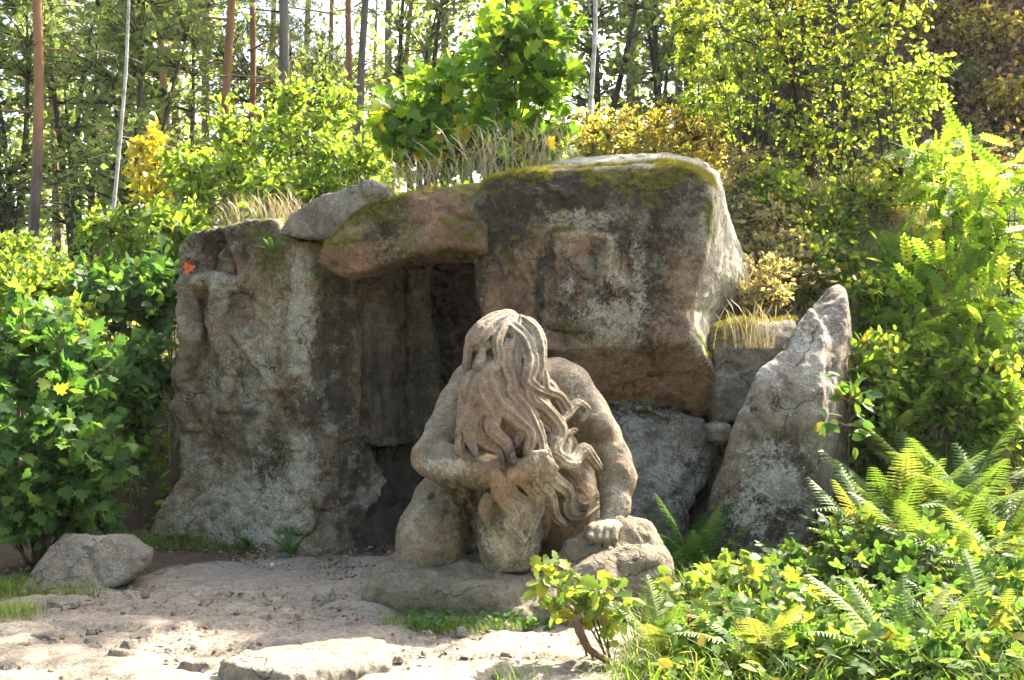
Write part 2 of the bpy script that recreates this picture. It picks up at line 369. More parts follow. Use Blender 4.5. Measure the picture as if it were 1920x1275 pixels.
# ------------------------------------------------------------------ terrain
def terrain(x, y):
    x = np.asarray(x, float); y = np.asarray(y, float)
    wr = sstep(1.5, 2.6, x); wl = sstep(-2.6, -3.3, x); wm = np.clip(1 - wr - wl, 0, 1)
    left = .15 * sstep(9.2, 10.6, y) + 1.6 * sstep(10.4, 15.5, y)
    mid = 2.5 * sstep(11.0, 11.6, y) + (.4 + .75 * sstep(-.6, 1, x)) * sstep(11.4, 13.2, y)
    right = .15 * sstep(6.5, 8.3, y) + 2.75 * sstep(8.2, 12.2, y)
    z = left * wl + mid * wm + right * wr
    slope = .02 + .43 * sstep(2.5, 8.5, x)
    z = z + np.maximum(0, y - 12.2) * slope * sstep(12, 15, y)
    z = z + 4.5 * sstep(15.0, 18.0, y - .3 * (x - 6)) * sstep(5.0, 6.6, x)
    z = np.where(z > 8, 8 + (z - 8) * .15, z)
    z = z + fbm(np.stack([x.ravel() * .8, y.ravel() * .8, z.ravel() * .5], 1), 4, 77, .6, True).reshape(x.shape) * .55 * sstep(14, 16, y) * sstep(4.2, 6, x)
    pp = np.stack([x.ravel() * .7, y.ravel() * .7, np.zeros(x.size)], 1)
    z = z + (fbm(pp, 3, 5).reshape(x.shape)) * .12 * sstep(9.8, 12, y)
    return z
def tz(x, y): return float(terrain(np.array([x]), np.array([y]))[0])

def build_ground():
    xs = np.concatenate([np.linspace(-70, -12, 40), np.linspace(-11.6, -4.1, 40), np.arange(-4, 1.6, .017), np.linspace(1.65, 9, 90), np.linspace(9.5, 70, 60)])
    ys = np.concatenate([np.linspace(-20, 4.6, 25), np.arange(4.7, 10.6, .02), np.linspace(10.65, 30, 160), np.linspace(31, 110, 50)])
    X, Y = np.meshgrid(xs, ys, indexing='ij'); Z = terrain(X, Y)
    near = sstep(-4.2, -3.6, X) * sstep(1.9, 1.4, X) * sstep(4.4, 5, Y) * sstep(10.8, 10.2, Y)
    q = np.stack([X.ravel(), Y.ravel(), np.zeros(X.size)], 1); m = near.ravel() > 0
    d = np.zeros(X.size)
    qq = q[m]
    plates = fbm(qq * np.array([2.4, 5.0, 1]), 4, 21, .55)          # broken bedrock plates
    step = np.clip(plates * 6, -1, 1) * .02 + fbm(qq * 9, 4, 31, .6, True) * .011 + fbm(qq * 1.1, 3, 41) * .02 + fbm(qq * 26, 2, 45) * .006
    d[m] = step
    Z = Z + d.reshape(X.shape) * near
    path = sstep(10.2, 9.0, Y + np.maximum(0, -X - 1.8) * 1.3) * sstep(1.5, .3, X - .25 * np.maximum(0, 6.5 - Y)) * sstep(-6, -4, X)
    nx, ny = len(xs), len(ys); I = np.arange(nx * ny).reshape(nx, ny)
    Q = np.stack([I[:-1, :-1].ravel(), I[1:, :-1].ravel(), I[1:, 1:].ravel(), I[:-1, 1:].ravel()], 1)
    V = np.stack([X.ravel(), Y.ravel(), Z.ravel()], 1)
    o = solid('ground', V, Q, M['ground'], attr=path.ravel()); tag(o, kind='structure')
build_ground()

# ------------------------------------------------------------------ boulders
def stain_light_map(V, stains_and_light):
    px = 960 + F_PX * V[:, 0] / V[:, 1]; py = 637.5 - F_PX * (V[:, 2] - EYE) / V[:, 1]; out = {}
    for kind, spots in stains_and_light.items():
        m = np.zeros(len(V))
        for (a, b, rx, ry, w) in spots: m = np.maximum(m, w * np.exp(-(((px - a) / rx) ** 2 + ((py - b) / ry) ** 2) * .8))
        out[kind] = m
    return out
def make_rock(name, label, cat, mat, front, yf, yb, back=None, y0=None, h=.024, rnd=.07, feats=(), amp=(.05, .022, .008), seed=0, parent=None, group=None, ystretch=1.0, depth=None, strata=0.0, stains_and_light=None):
    """front / back: outlines in photo pixels of the stone's near and far cross-sections, each at its own distance"""
    dep = depth or (lambda px: yf)
    fp = [tuple(P(a, b, dep(a))[[0, 2]]) for a, b in front]
    bp = [tuple(P(a, b, yb)[[0, 2]]) for a, b in back] if back else fp
    al = np.array(fp + bp); lo = al.min(0) - .14; hi = al.max(0) + .14
    ymin = min(dep(a) for a, b in front) - .25
    g = Field((lo[0], ymin, lo[1]), (hi[0], yb + .2, hi[1]), h)
    X = g.ax[0][:, None]; Z = g.ax[2][None, :]
    sa = poly_sd(fp, X, Z); sb = poly_sd(bp, X, Z) if back else sa
    yfront = (y0(X, Z) if y0 else np.full(sa.shape, yf)) + np.zeros(sa.shape)
    Yg = g.ax[1][None, :, None]
    t = np.clip((Yg - yf) / max(yb - yf, .01), 0, 1)
    side = sa[:, None, :] * (1 - t) + sb[:, None, :] * t
    F = smax(side, yfront[:, None, :] - Yg, rnd)
    F = smax(F, Yg - yb, rnd)
    g.F = F.astype(np.float32)
    for f in feats:
        op, pts, r = f[0], f[1], f[2]; dy = f[3] if len(f) > 3 else 0; k = f[4] if len(f) > 4 else .02
        W = []
        for (a, b) in pts:
            Yv = dep(a)
            for _ in range(3):
                w = P(a, b, Yv); 
                if y0: Yv = float(np.asarray(y0(np.array([[w[0]]]), np.array([[w[2]]]))).ravel()[0])
            W.append(P(a, b, Yv + dy))
        rr = r if hasattr(r, '__len__') else [r] * len(W)
        if len(W) == 1: g.ball(W[0], rr[0], k, op == 'sub')
        else: g.chain(W, rr, k, sub=op == 'sub')
    V, Q = g.mesh(); N = vnormals(V, Q)
    d = amp[0] * fbm(V * 1.7, 3, seed + 11) + amp[1] * fbm(V * np.array([6, 6, 7.5]), 4, seed + 23, .55, True) + amp[2] * fbm(V * 22, 3, seed + 37, .6)
    if strata: d = d + strata * np.clip(fbm(V * np.array([1.2, 1.2, 9]), 3, seed + 51) * 3, -1, 1)
    V = V + N * d[:, None]
    base = np.array([V[:, 0].mean(), V[:, 1].mean(), max(V[:, 2].min(), 0)])
    o = solid(name, V, Q, mat, parent, base, attr=stain_light_map(V, stains_and_light) if stains_and_light else None)
    if not parent: tag(o, label, cat, group, 'thing')
    return o

def A_depth(px): return 9.5 + max(0, (600 - px)) / 300 * .75
def A_y0(X, Z): return 9.55 + np.clip(-1.45 - X, -.4, 2) * .52 + np.clip(.55 - Z, 0, 1) * -.18 + .1 * np.sin(X * 5 + 1) * .4 + np.clip(X + 1.60, 0, 1) * 1.25
A_front = [(335, 1030), (285, 1005), (300, 960), (332, 900), (330, 820), (342, 775), (324, 742), (327, 700), (347, 640), (340, 560), (331, 500), (333, 465), (352, 440), (388, 428), (430, 420), (475, 411), (518, 417), (535, 440), (560, 452), (610, 458), (650, 480), (655, 560), (662, 640), (658, 720), (650, 790), (668, 830), (695, 900), (730, 960), (775, 1075), (560, 1070), (430, 1050)]
A_feats = [('sub', [(408, 466), (430, 508)], [.16, .15], .06, .015), ('add', [(432, 482), (430, 515)], [.08, .105], .17, .012), ('add', [(394, 468), (398, 512)], [.055, .045], .16, .012),
    ('sub', [(545, 455), (540, 540), (524, 640), (512, 720), (535, 790), (530, 850), (512, 905)], [.05, .045, .04, .035, .035, .03, .02], 0, .012),
    ('sub', [(332, 812), (392, 818)], .03, 0, .012), ('sub', [(383, 555), (388, 620), (380, 690)], [.06, .075, .05], -.01, .02), ('sub', [(475, 560), (470, 640), (500, 720)], [.03, .04, .02], 0, .02), ('sub', [(350, 650), (372, 720), (395, 800), (400, 900)], [.03, .04, .035, .02], 0, .02), ('sub', [(570, 470), (575, 560), (560, 660)], [.02, .025, .02], 0, .015), ('add', [(540, 830), (585, 850), (600, 930), (570, 985), (540, 985)], [.05, .06, .06, .05, .03], .02, .02), ('sub', [(520, 1000), (580, 1005), (610, 960)], [.025, .03, .03], 0, .015),
    ('add', [(352, 545), (362, 620), (350, 700)], [.08, .09, .07], -.01, .02), ('add', [(420, 545), (415, 600), (440, 680), (420, 760)], [.11, .1, .09, .07], .0, .02), ('add', [(345, 533), (400, 528), (465, 535)], [.055, .07, .045], -.02, .015),
    ('add', [(405, 605), (450, 615), (490, 680), (515, 730)], [.06, .065, .055, .035], .0, .02), ('add', [(345, 700), (335, 760), (350, 790)], [.07, .07, .05], .03, .05),
    ('sub', [(400, 690), (385, 780), (390, 880)], [.03, .03, .02], -.01, .03), 
    ('add', [(400, 930), (360, 990), (320, 1020)], [.1, .13, .1], .05, .08), ('sub', [(395, 975), (430, 1000), (470, 1040)], [.02, .06, .08], -.02, .03),
    ('add', [(560, 700), (590, 760)], [.12, .08], .06, .08), ('sub', [(590, 800), (575, 900), (600, 1000)], [.03, .03, .03], -.01, .03)]
A_st = dict(pale=[(565, 600, 26, 120, 1), (450, 950, 110, 80, .8), (560, 880, 45, 60, .7), (395, 1000, 22, 45, 1), (500, 1000, 80, 35, .9), (440, 690, 60, 60, .5), (500, 640, 30, 90, .6), (360, 860, 40, 50, .5), (550, 480, 25, 30, .5)],
    dark=[(640, 660, 24, 240, .9), (670, 900, 40, 120, .9), (612, 660, 16, 120, 1.2), (590, 765, 45, 35, 1.2), (420, 445, 90, 40, .8), (450, 1025, 45, 35, 1), (500, 850, 35, 70, .7), (360, 480, 40, 40, .7), (440, 560, 40, 40, .5), (470, 740, 30, 60, .5)],  # leading dark spots paint cave shade on the inward flank
    red=[(592, 640, 14, 60, 1), (565, 750, 35, 30, .9), (420, 490, 45, 30, .9), (385, 590, 12, 60, .8), (430, 840, 60, 60, .7), (545, 530, 20, 60, .6)], mossy=[(510, 480, 26, 45, 1), (365, 770, 25, 45, .55), (430, 680, 40, 50, .4), (490, 440, 40, 14, .8)])
make_rock('carved_boulder', 'tall weathered sandstone boulder with carved relief and orange paint mark, beside the leafy bush', 'boulder', M['left_rock'], A_front, 9.5, 11.3, None, A_y0, .018, .035, A_feats, (.05, .038, .012), 1, depth=A_depth, stains_and_light=A_st)

make_rock('roof_slab', 'thin grey stone slab wedged between the carved boulder and the mossy lintel', 'slab', M['grey_rock'],
    [(528, 434), (546, 402), (600, 371), (665, 350), (702, 343), (726, 357), (722, 374), (664, 404), (650, 430), (620, 447), (570, 444)], 9.45, 10.5, None,
    lambda X, Z: 9.45 + (X + 1.5) * -.1, .016, .02, [('add', [(690, 355), (712, 360)], [.06, .05], .02)], (.02, .014, .006), 2)
make_rock('lintel_boulder', 'reddish mossy boulder bridging the top of the cave mouth', 'boulder', M['lintel_rock'],
    [(598, 485), (618, 455), (650, 407), (690, 383), (775, 362), (850, 346), (905, 344), (912, 478), (880, 466), (830, 466), (785, 472), (742, 484), (690, 505), (640, 514), (612, 498)], 9.2, 11.4, None,
    lambda X, Z: 9.2 + np.clip(Z - 2.35, 0, 1) * .45 + (X + .9) * -.12, .018, .03,
    [('sub', [(690, 385), (720, 440), (700, 500)], [.02, .03, .02], 0, .03), ('add', [(640, 480), (700, 460)], [.1, .08], .06, .06), ('sub', [(800, 362), (850, 400), (890, 410)], [.03, .05, .04], -.02, .03)], (.045, .034, .012), 3, stains_and_light=dict(red=[(650, 490, 60, 35, 1), (790, 420, 60, 50, .8), (860, 420, 40, 40, .7)], mossy=[(690, 398, 60, 28, 1), (760, 450, 40, 60, .6), (860, 475, 70, 20, .7), (850, 350, 80, 16, 1)], dark=[(720, 400, 40, 60, .8), (760, 480, 60, 30, .5)], pale=[(880, 380, 30, 20, .6), (640, 515, 40, 12, .6)]))

def E_y0(X, Z): return 8.95 + np.clip(1.60 + .08 * (X - .7) - Z, 0, 2) * .95 + np.clip(Z - 2.7, 0, 1) * .5 + np.clip(.25 - X, 0, 1) * .5
E_front = [(886, 420), (893, 366), (916, 338), (960, 327), (1060, 323), (1180, 320), (1270, 316), (1310, 330), (1332, 352), (1333, 400), (1322, 470), (1302, 540), (1284, 577), (1296, 622), (1320, 676), (1340, 710), (1334, 785), (1250, 768), (1150, 742), (1080, 702), (1040, 660), (985, 650), (930, 622), (903, 575), (890, 510)]
E_back = [(895, 345), (1000, 313), (1100, 296), (1180, 288), (1240, 286), (1310, 296), (1348, 322), (1368, 400), (1388, 458), (1414, 515), (1408, 560), (1372, 600), (1348, 660), (1342, 790), (1100, 770), (930, 640), (895, 560)]
E_feats = []
def add_ridge(pts, r, dy=.012, k=.012): E_feats.append(('add', pts, [q * 1.3 for q in r] if hasattr(r, '__len__') else r * 1.35, -.004, .008))
add_ridge([(985, 470), (1000, 450), (1040, 440), (1090, 437), (1140, 443), (1143, 470), (1138, 500), (1142, 530), (1158, 553)], .016)   # shield outline
add_ridge([(985, 470), (1003, 505), (1010, 545), (1006, 580), (1030, 610), (1080, 625), (1110, 612)], .016)
add_ridge([(1010, 545), (1045, 542), (1085, 530), (1125, 527)], .011); add_ridge([(1043, 455), (1047, 500), (1050, 520)], [.018, .02, .014], .014)
add_ridge([(1064, 515), (1078, 530), (1077, 552), (1063, 562), (1049, 552), (1048, 530), (1064, 515)], .011); add_ridge([(1063, 528), (1063, 550)], [.035, .035], .022)
add_ridge([(1097, 500), (1099, 510)], [.035, .04], .02); add_ridge([(965, 455), (975, 480), (990, 520), (1000, 570), (985, 600)], [.03, .035, .03, .03, .02], .015, .03)
add_ridge([(940, 480), (960, 520), (965, 570)], [.03, .035, .03], .02, .03)
for cx in (1012, 1048, 1086, 1128): add_ridge([(cx - 9, 424), (cx - 6, 414), (cx + 4, 413), (cx + 9, 424)], .009); add_ridge([(cx, 424)], .018)
add_ridge([(1030, 405), (1060, 400), (1090, 408), (1120, 404), (1145, 412)], .009); add_ridge([(1145, 455), (1155, 480), (1150, 510), (1165, 540), (1190, 555)], [.02, .025, .02, .02, .015], .015, .02)
add_ridge([(1185, 430), (1195, 460), (1180, 490)], [.02, .025, .02], .015, .02)
for cx, cy in ((1035, 350), (1060, 362), (1108, 350), (1090, 342), (1000, 352)): add_ridge([(cx - 8, cy), (cx, cy + 8), (cx + 10, cy + 2)], .014)
E_feats += [
    ('sub', [(1366, 500), (1380, 540)], [.1, .12], .15, .05), ('sub', [(1335, 395), (1322, 440)], .03, 0, .02), ('sub', [(960, 520), (1000, 545)], .03, -.03, .05)]
make_rock('crest_boulder', 'huge square boulder carved with a coat of arms, sunlit edge facing the bank', 'boulder', M['crest_rock'], E_front, 8.95, 10.4, E_back, E_y0, .0135, .022, E_feats, (.022, .014, .008), 4, stains_and_light=dict(dark=[(1012, 540, 8, 60, 1), (1030, 480, 10, 40, .8), (1115, 500, 14, 40, .8), (1060, 615, 50, 9, 1), (925, 400, 60, 80, 1.4), (1060, 362, 150, 40, 1.5), (1190, 390, 60, 70, 1.3), (1270, 350, 60, 40, 1.2), (1285, 420, 30, 60, .9), (1110, 570, 90, 70, .6), (1220, 520, 45, 150, .6), (900, 470, 14, 90, .8)], pale=[(1090, 441, 55, 6, .8), (1145, 500, 6, 50, .8), (1155, 545, 12, 14, .8), (1063, 545, 14, 22, .8), (1090, 412, 90, 18, .8), (1150, 592, 60, 32, 1), (1192, 560, 18, 90, .8), (1160, 520, 45, 45, .6), (1352, 450, 26, 190, 1.8), (1330, 620, 30, 60, 1.4), (1200, 300, 200, 10, 1.3), (1385, 520, 30, 90, 1.6)], red=[(940, 520, 50, 90, 1), (1060, 550, 65, 80, .9), (1200, 710, 160, 60, 1), (1250, 470, 30, 80, .5)], mossy=[(1200, 328, 130, 16, 1), (1000, 325, 70, 12, 1), (1332, 420, 12, 60, .9), (1190, 370, 50, 40, .5)]))  # closing pale spots paint sunlight onto the right flank and top

make_rock('leaning_boulder', 'grey boulder leaning back under the boulder with the coat of arms', 'boulder', M['grey_rock'],
    [(1040, 690), (1130, 735), (1250, 766), (1336, 790), (1352, 850), (1332, 900), (1292, 958), (1286, 1080), (1100, 1100), (1000, 1100)], 9.05, 11.2, None,
    lambda X, Z: 9.05 + np.clip(Z, 0, 2) * .22 + .06 * np.sin(X * 4), .024, .08, [('sub', [(1330, 840), (1300, 900), (1230, 960)], .025, 0, .03), ('sub', [(1130, 760), (1250, 790)], .03, .02, .03)], (.05, .03, .012), 5, stains_and_light=dict(pale=[(1230, 880, 90, 90, .7), (1180, 800, 60, 40, .5)], dark=[(1290, 940, 40, 60, .8), (1200, 770, 120, 20, .7)]))
make_rock('wedged_block', 'dark mossy block wedged between crest boulder and standing slab', 'boulder', M['grey_rock'],
    [(1338, 650), (1352, 612), (1395, 596), (1450, 606), (1505, 596), (1490, 640), (1435, 695), (1395, 790), (1344, 795)], 9.2, 10.2, None,
    lambda X, Z: 9.2 + np.clip(Z - 1.6, 0, 1) * .6, .022, .06, [], (.03, .02, .008), 6)
make_rock('chock_stone', 'fist-like small stone stuck in the gap beside the standing slab', 'stone', M['grey_rock'],
    [(1330, 802), (1350, 794), (1372, 798), (1374, 826), (1350, 834), (1332, 828)], 9.0, 9.3, None, None, .014, .06, [], (.015, .01, .004), 7)
I_front = [(1326, 1080), (1328, 945), (1348, 880), (1372, 812), (1402, 740), (1428, 690), (1478, 650), (1500, 602), (1530, 546), (1556, 523), (1578, 530), (1580, 548), (1562, 620), (1546, 700), (1548, 780), (1532, 870), (1534, 930), (1522, 1000), (1515, 1090)]
I_back = [(1360, 1060), (1370, 940), (1400, 800), (1450, 690), (1510, 600), (1548, 545), (1570, 530), (1585, 545), (1596, 620), (1604, 740), (1602, 830), (1592, 900), (1585, 1060)]
make_rock('standing_slab', 'pointed grey stone slab standing upright among the ferns', 'slab', M['slab_rock'], I_front, 8.6, 9.6, I_back,
    lambda X, Z: 8.55 + np.clip(Z - 1.3, 0, 2) * .55 + np.clip(Z, 0, 1.3) * .06 + .012 * np.sin(Z * 5) + .12 * (X - 1.9), .018, .02, [('sub', [(1400, 760), (1450, 820), (1440, 870)], [.02, .04, .02], -.01, .04)], (.03, .016, .009), 8, strata=.004, stains_and_light=dict(dark=[(1430, 990, 110, 70, .9), (1480, 880, 40, 60, .7), (1450, 850, 60, 30, .6)], red=[(1470, 990, 60, 60, .8), (1360, 950, 30, 60, .7), (1580, 700, 30, 150, .6)], pale=[(1440, 900, 50, 60, .8), (1400, 970, 40, 60, .7), (1520, 620, 60, 70, .6), (1480, 940, 40, 40, .6)]))
# the cave
make_rock('cave_back_wall', 'black shadowed rock wall closing the back of the cave', 'rock wall', M['shaded_cave_rock'],
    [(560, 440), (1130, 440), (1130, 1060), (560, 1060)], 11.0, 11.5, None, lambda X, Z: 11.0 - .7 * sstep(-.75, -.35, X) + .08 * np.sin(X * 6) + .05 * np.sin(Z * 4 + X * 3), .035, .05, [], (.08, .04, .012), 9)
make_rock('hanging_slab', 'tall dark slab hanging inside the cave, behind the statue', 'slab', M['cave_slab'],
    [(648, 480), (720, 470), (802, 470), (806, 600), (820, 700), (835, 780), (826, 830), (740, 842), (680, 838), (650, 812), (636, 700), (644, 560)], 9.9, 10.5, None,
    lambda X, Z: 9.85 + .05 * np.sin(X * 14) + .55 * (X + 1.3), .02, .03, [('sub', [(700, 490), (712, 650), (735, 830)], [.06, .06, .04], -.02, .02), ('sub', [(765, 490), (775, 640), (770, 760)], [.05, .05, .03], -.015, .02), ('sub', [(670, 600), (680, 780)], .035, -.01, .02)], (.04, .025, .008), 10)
make_rock('inner_pillar', 'narrow dark rock pillar deep inside the cave', 'rock', M['shaded_cave_rock'],
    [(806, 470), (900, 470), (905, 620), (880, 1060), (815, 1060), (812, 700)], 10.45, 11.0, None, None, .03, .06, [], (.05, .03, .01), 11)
make_rock('cave_floor_block', 'low dark boulder at the foot of the cave wall', 'boulder', M['shaded_cave_rock'],
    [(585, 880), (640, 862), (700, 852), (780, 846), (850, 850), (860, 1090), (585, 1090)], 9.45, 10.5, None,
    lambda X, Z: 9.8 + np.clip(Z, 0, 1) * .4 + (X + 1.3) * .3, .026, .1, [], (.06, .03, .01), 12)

# loose stones by and on the path
make_rock('foreground_boulder', 'low wedge-shaped boulder in the grass beside the path, left of the cave', 'boulder', M['stone'],
    [(28, 1120), (50, 1075), (75, 1035), (98, 1014), (135, 1020), (205, 1018), (258, 1045), (255, 1075), (215, 1100), (150, 1125), (80, 1135)], 8.1, 8.5, None,
    lambda X, Z: 8.1 + np.clip(Z, 0, 1) * .6, .016, .05, [('sub', [(160, 1030), (185, 1090)], .02, 0, .03)], (.03, .018, .007), 13)
def boulder_lump(name, label, cat, px, py, w, d, hgt, seed, mat, group=None, rot=0.0, flat=.0):
    """loose stone lying at the photo's ground point (px, py)"""
    Yd = EYE * F_PX / (py - 637.5); c = P(px, py, Yd); c[2] = 0
    g = Field((-w * .62, -d * .62, -hgt * .75), (w * .62, d * .62, hgt * 1.25), max(w, d) / 34)
    r = np.random.default_rng(seed)
    X, Y, Z = g.pts(tuple(slice(0, n) for n in g.n))
    F = np.full(g.n, -9.0, np.float32)
    for i in range(9):
        a = i / 9 * 6.283 + r.uniform(-.25, .25); nx, ny = math.cos(a), math.sin(a); nz = r.uniform(.05, .55)
        ext = 1 / math.sqrt((nx / (w / 2)) ** 2 + (ny / (d / 2)) ** 2) * r.uniform(.8, 1)
        F = smax(F, (X * nx + Y * ny + Z * nz - ext) / math.sqrt(1 + nz * nz), w * .04)
    F = smax(F, (Z + X * r.uniform(-.15, .15) + Y * r.uniform(-.12, .12) - hgt) , w * .04); F = smax(F, -Z - hgt * .5, w * .04)
    g.F = F; V, Q = g.mesh(); N = vnormals(V, Q)
    V = V + N * (w * .03 * fbm(V * 5 / w + seed, 3, seed) + w * .015 * fbm(V * 14 / w, 3, seed + 3, .6, True))[:, None]
    o = link(name, mesh_np(name, V, Q), mat); o.location = (c[0], c[1] + d * .3, c[2]); o.rotation_euler.z = rot
    return tag(o, label, cat, group)
def prism_stone(name, label, poly, top, mat, seed, bottom=-.1, h=.012, rnd=.02, amp=(.012, .012, .005)):
    a = np.array(poly); g = Field((a[:, 0].min() - .06, a[:, 1].min() - .06, bottom - .03), (a[:, 0].max() + .06, a[:, 1].max() + .06, .3), h)
    d = poly_sd(poly, g.ax[0][:, None], g.ax[1][None, :]); X, Y, Z = g.pts(tuple(slice(0, n) for n in g.n))
    F = smax(d[:, :, None] + .25 * (Z - .05), Z - top(X, Y), rnd); g.F = smax(F, bottom - Z, rnd).astype(np.float32)
    V, Q = g.mesh(); N = vnormals(V, Q); V = V + N * (amp[0] * fbm(V * 4, 3, seed) + amp[1] * fbm(V * 11, 4, seed + 5, .55, True) + amp[2] * fbm(V * 35, 3, seed + 9))[:, None]
    o = solid(name, V, Q, mat, base=(a[:, 0].mean(), a[:, 1].mean(), 0)); return tag(o, label, 'stone')
prism_stone('flat_stone', 'long pale flat stone lying in full sun at the front of the path', [(-1.42, 5.98), (-1.25, 5.8), (-1.03, 5.72), (-.8, 5.92), (-.60, 6.06), (-.66, 6.5), (-.76, 6.62), (-1.0, 6.45), (-1.36, 6.16)], lambda X, Y: .09 + .03 * (X + 1) * -1 - .03 * (Y - 6.1), M['stone'], 61)
boulder_lump('path_stone', 'small pale block of stone lying in sun, beside the long flat stone', 'stone', 225, 1240, .2, .12, .05, 5, M['stone'])
for i, (a, b, w, d, hh, l) in enumerate([(45, 1222, .1, .08, .04, 'small dark pointed stone near the edge of the path at far left'), (240, 1215, .13, .08, .035, 'dark flat stone behind the small pale block'),
        (605, 1122, .26, .14, .05, 'low stone half sunk in the shaded dirt before the cave'), (110, 1135, .34, .22, .03, 'flat slab sunk in the grass below the wedge-shaped boulder'),
        (40, 1195, .5, .3, .035, 'broad flat slab sunk at the left edge of the path'), (370, 1262, .24, .18, .05, 'grey stone in front of the long pale flat stone'),
        (865, 1188, .1, .07, .03, 'small stone in the dirt before the statue base'), (690, 1090, .24, .14, .05, 'low stone beside the statue base in cave shade')]):
    boulder_lump('path_stone', l, 'stone', a, b, w, d, hh, 40 + i, M['stone'], rot=i * .7)
rs = random.Random(8)
for i in range(70):
    px, py = rs.uniform(10, 1000), rs.uniform(1100, 1270)
    w = rs.uniform(.025, .075)
    if 400 < px < 740 and py > 1165: continue
    if px > 690 and py < 1175: continue
    Yd = EYE * F_PX / (py - 637.5); c = P(px, py, Yd)
    if i < 6:
        o = boulder_lump('pebble', '', 'pebble', px, py, .06, .05, .02, 90 + i, M['stone']); 
        if i == 0: pebs = []
        pebs.append(o)
    else:
        s = rs.choice(pebs); o = s.copy(); COL.objects.link(o); o.location = (c[0], c[1], 0); o.rotation_euler.z = rs.uniform(0, 6); k = w / .06; o.scale = (k, k * rs.uniform(.7, 1.2), k)
    tag(o, 'small loose pebble on the bare dirt path', 'pebble', 'pebbles scattered on the path')

# ------------------------------------------------------------------ the statue
def catmull(pts, n=6):
    pts = [np.asarray(p, float) for p in pts]; pts = [2 * pts[0] - pts[1]] + pts + [2 * pts[-1] - pts[-2]]; out = []
    for i in range(1, len(pts) - 2):
        p0, p1, p2, p3 = pts[i - 1:i + 3]
        for k in range(n):
            t = k / n; out.append(.5 * (2 * p1 + (p2 - p0) * t + (2 * p0 - 5 * p1 + 4 * p2 - p3) * t * t + (3 * p1 - p0 - 3 * p2 + p3) * t ** 3))
    out.append(pts[-2]); return out

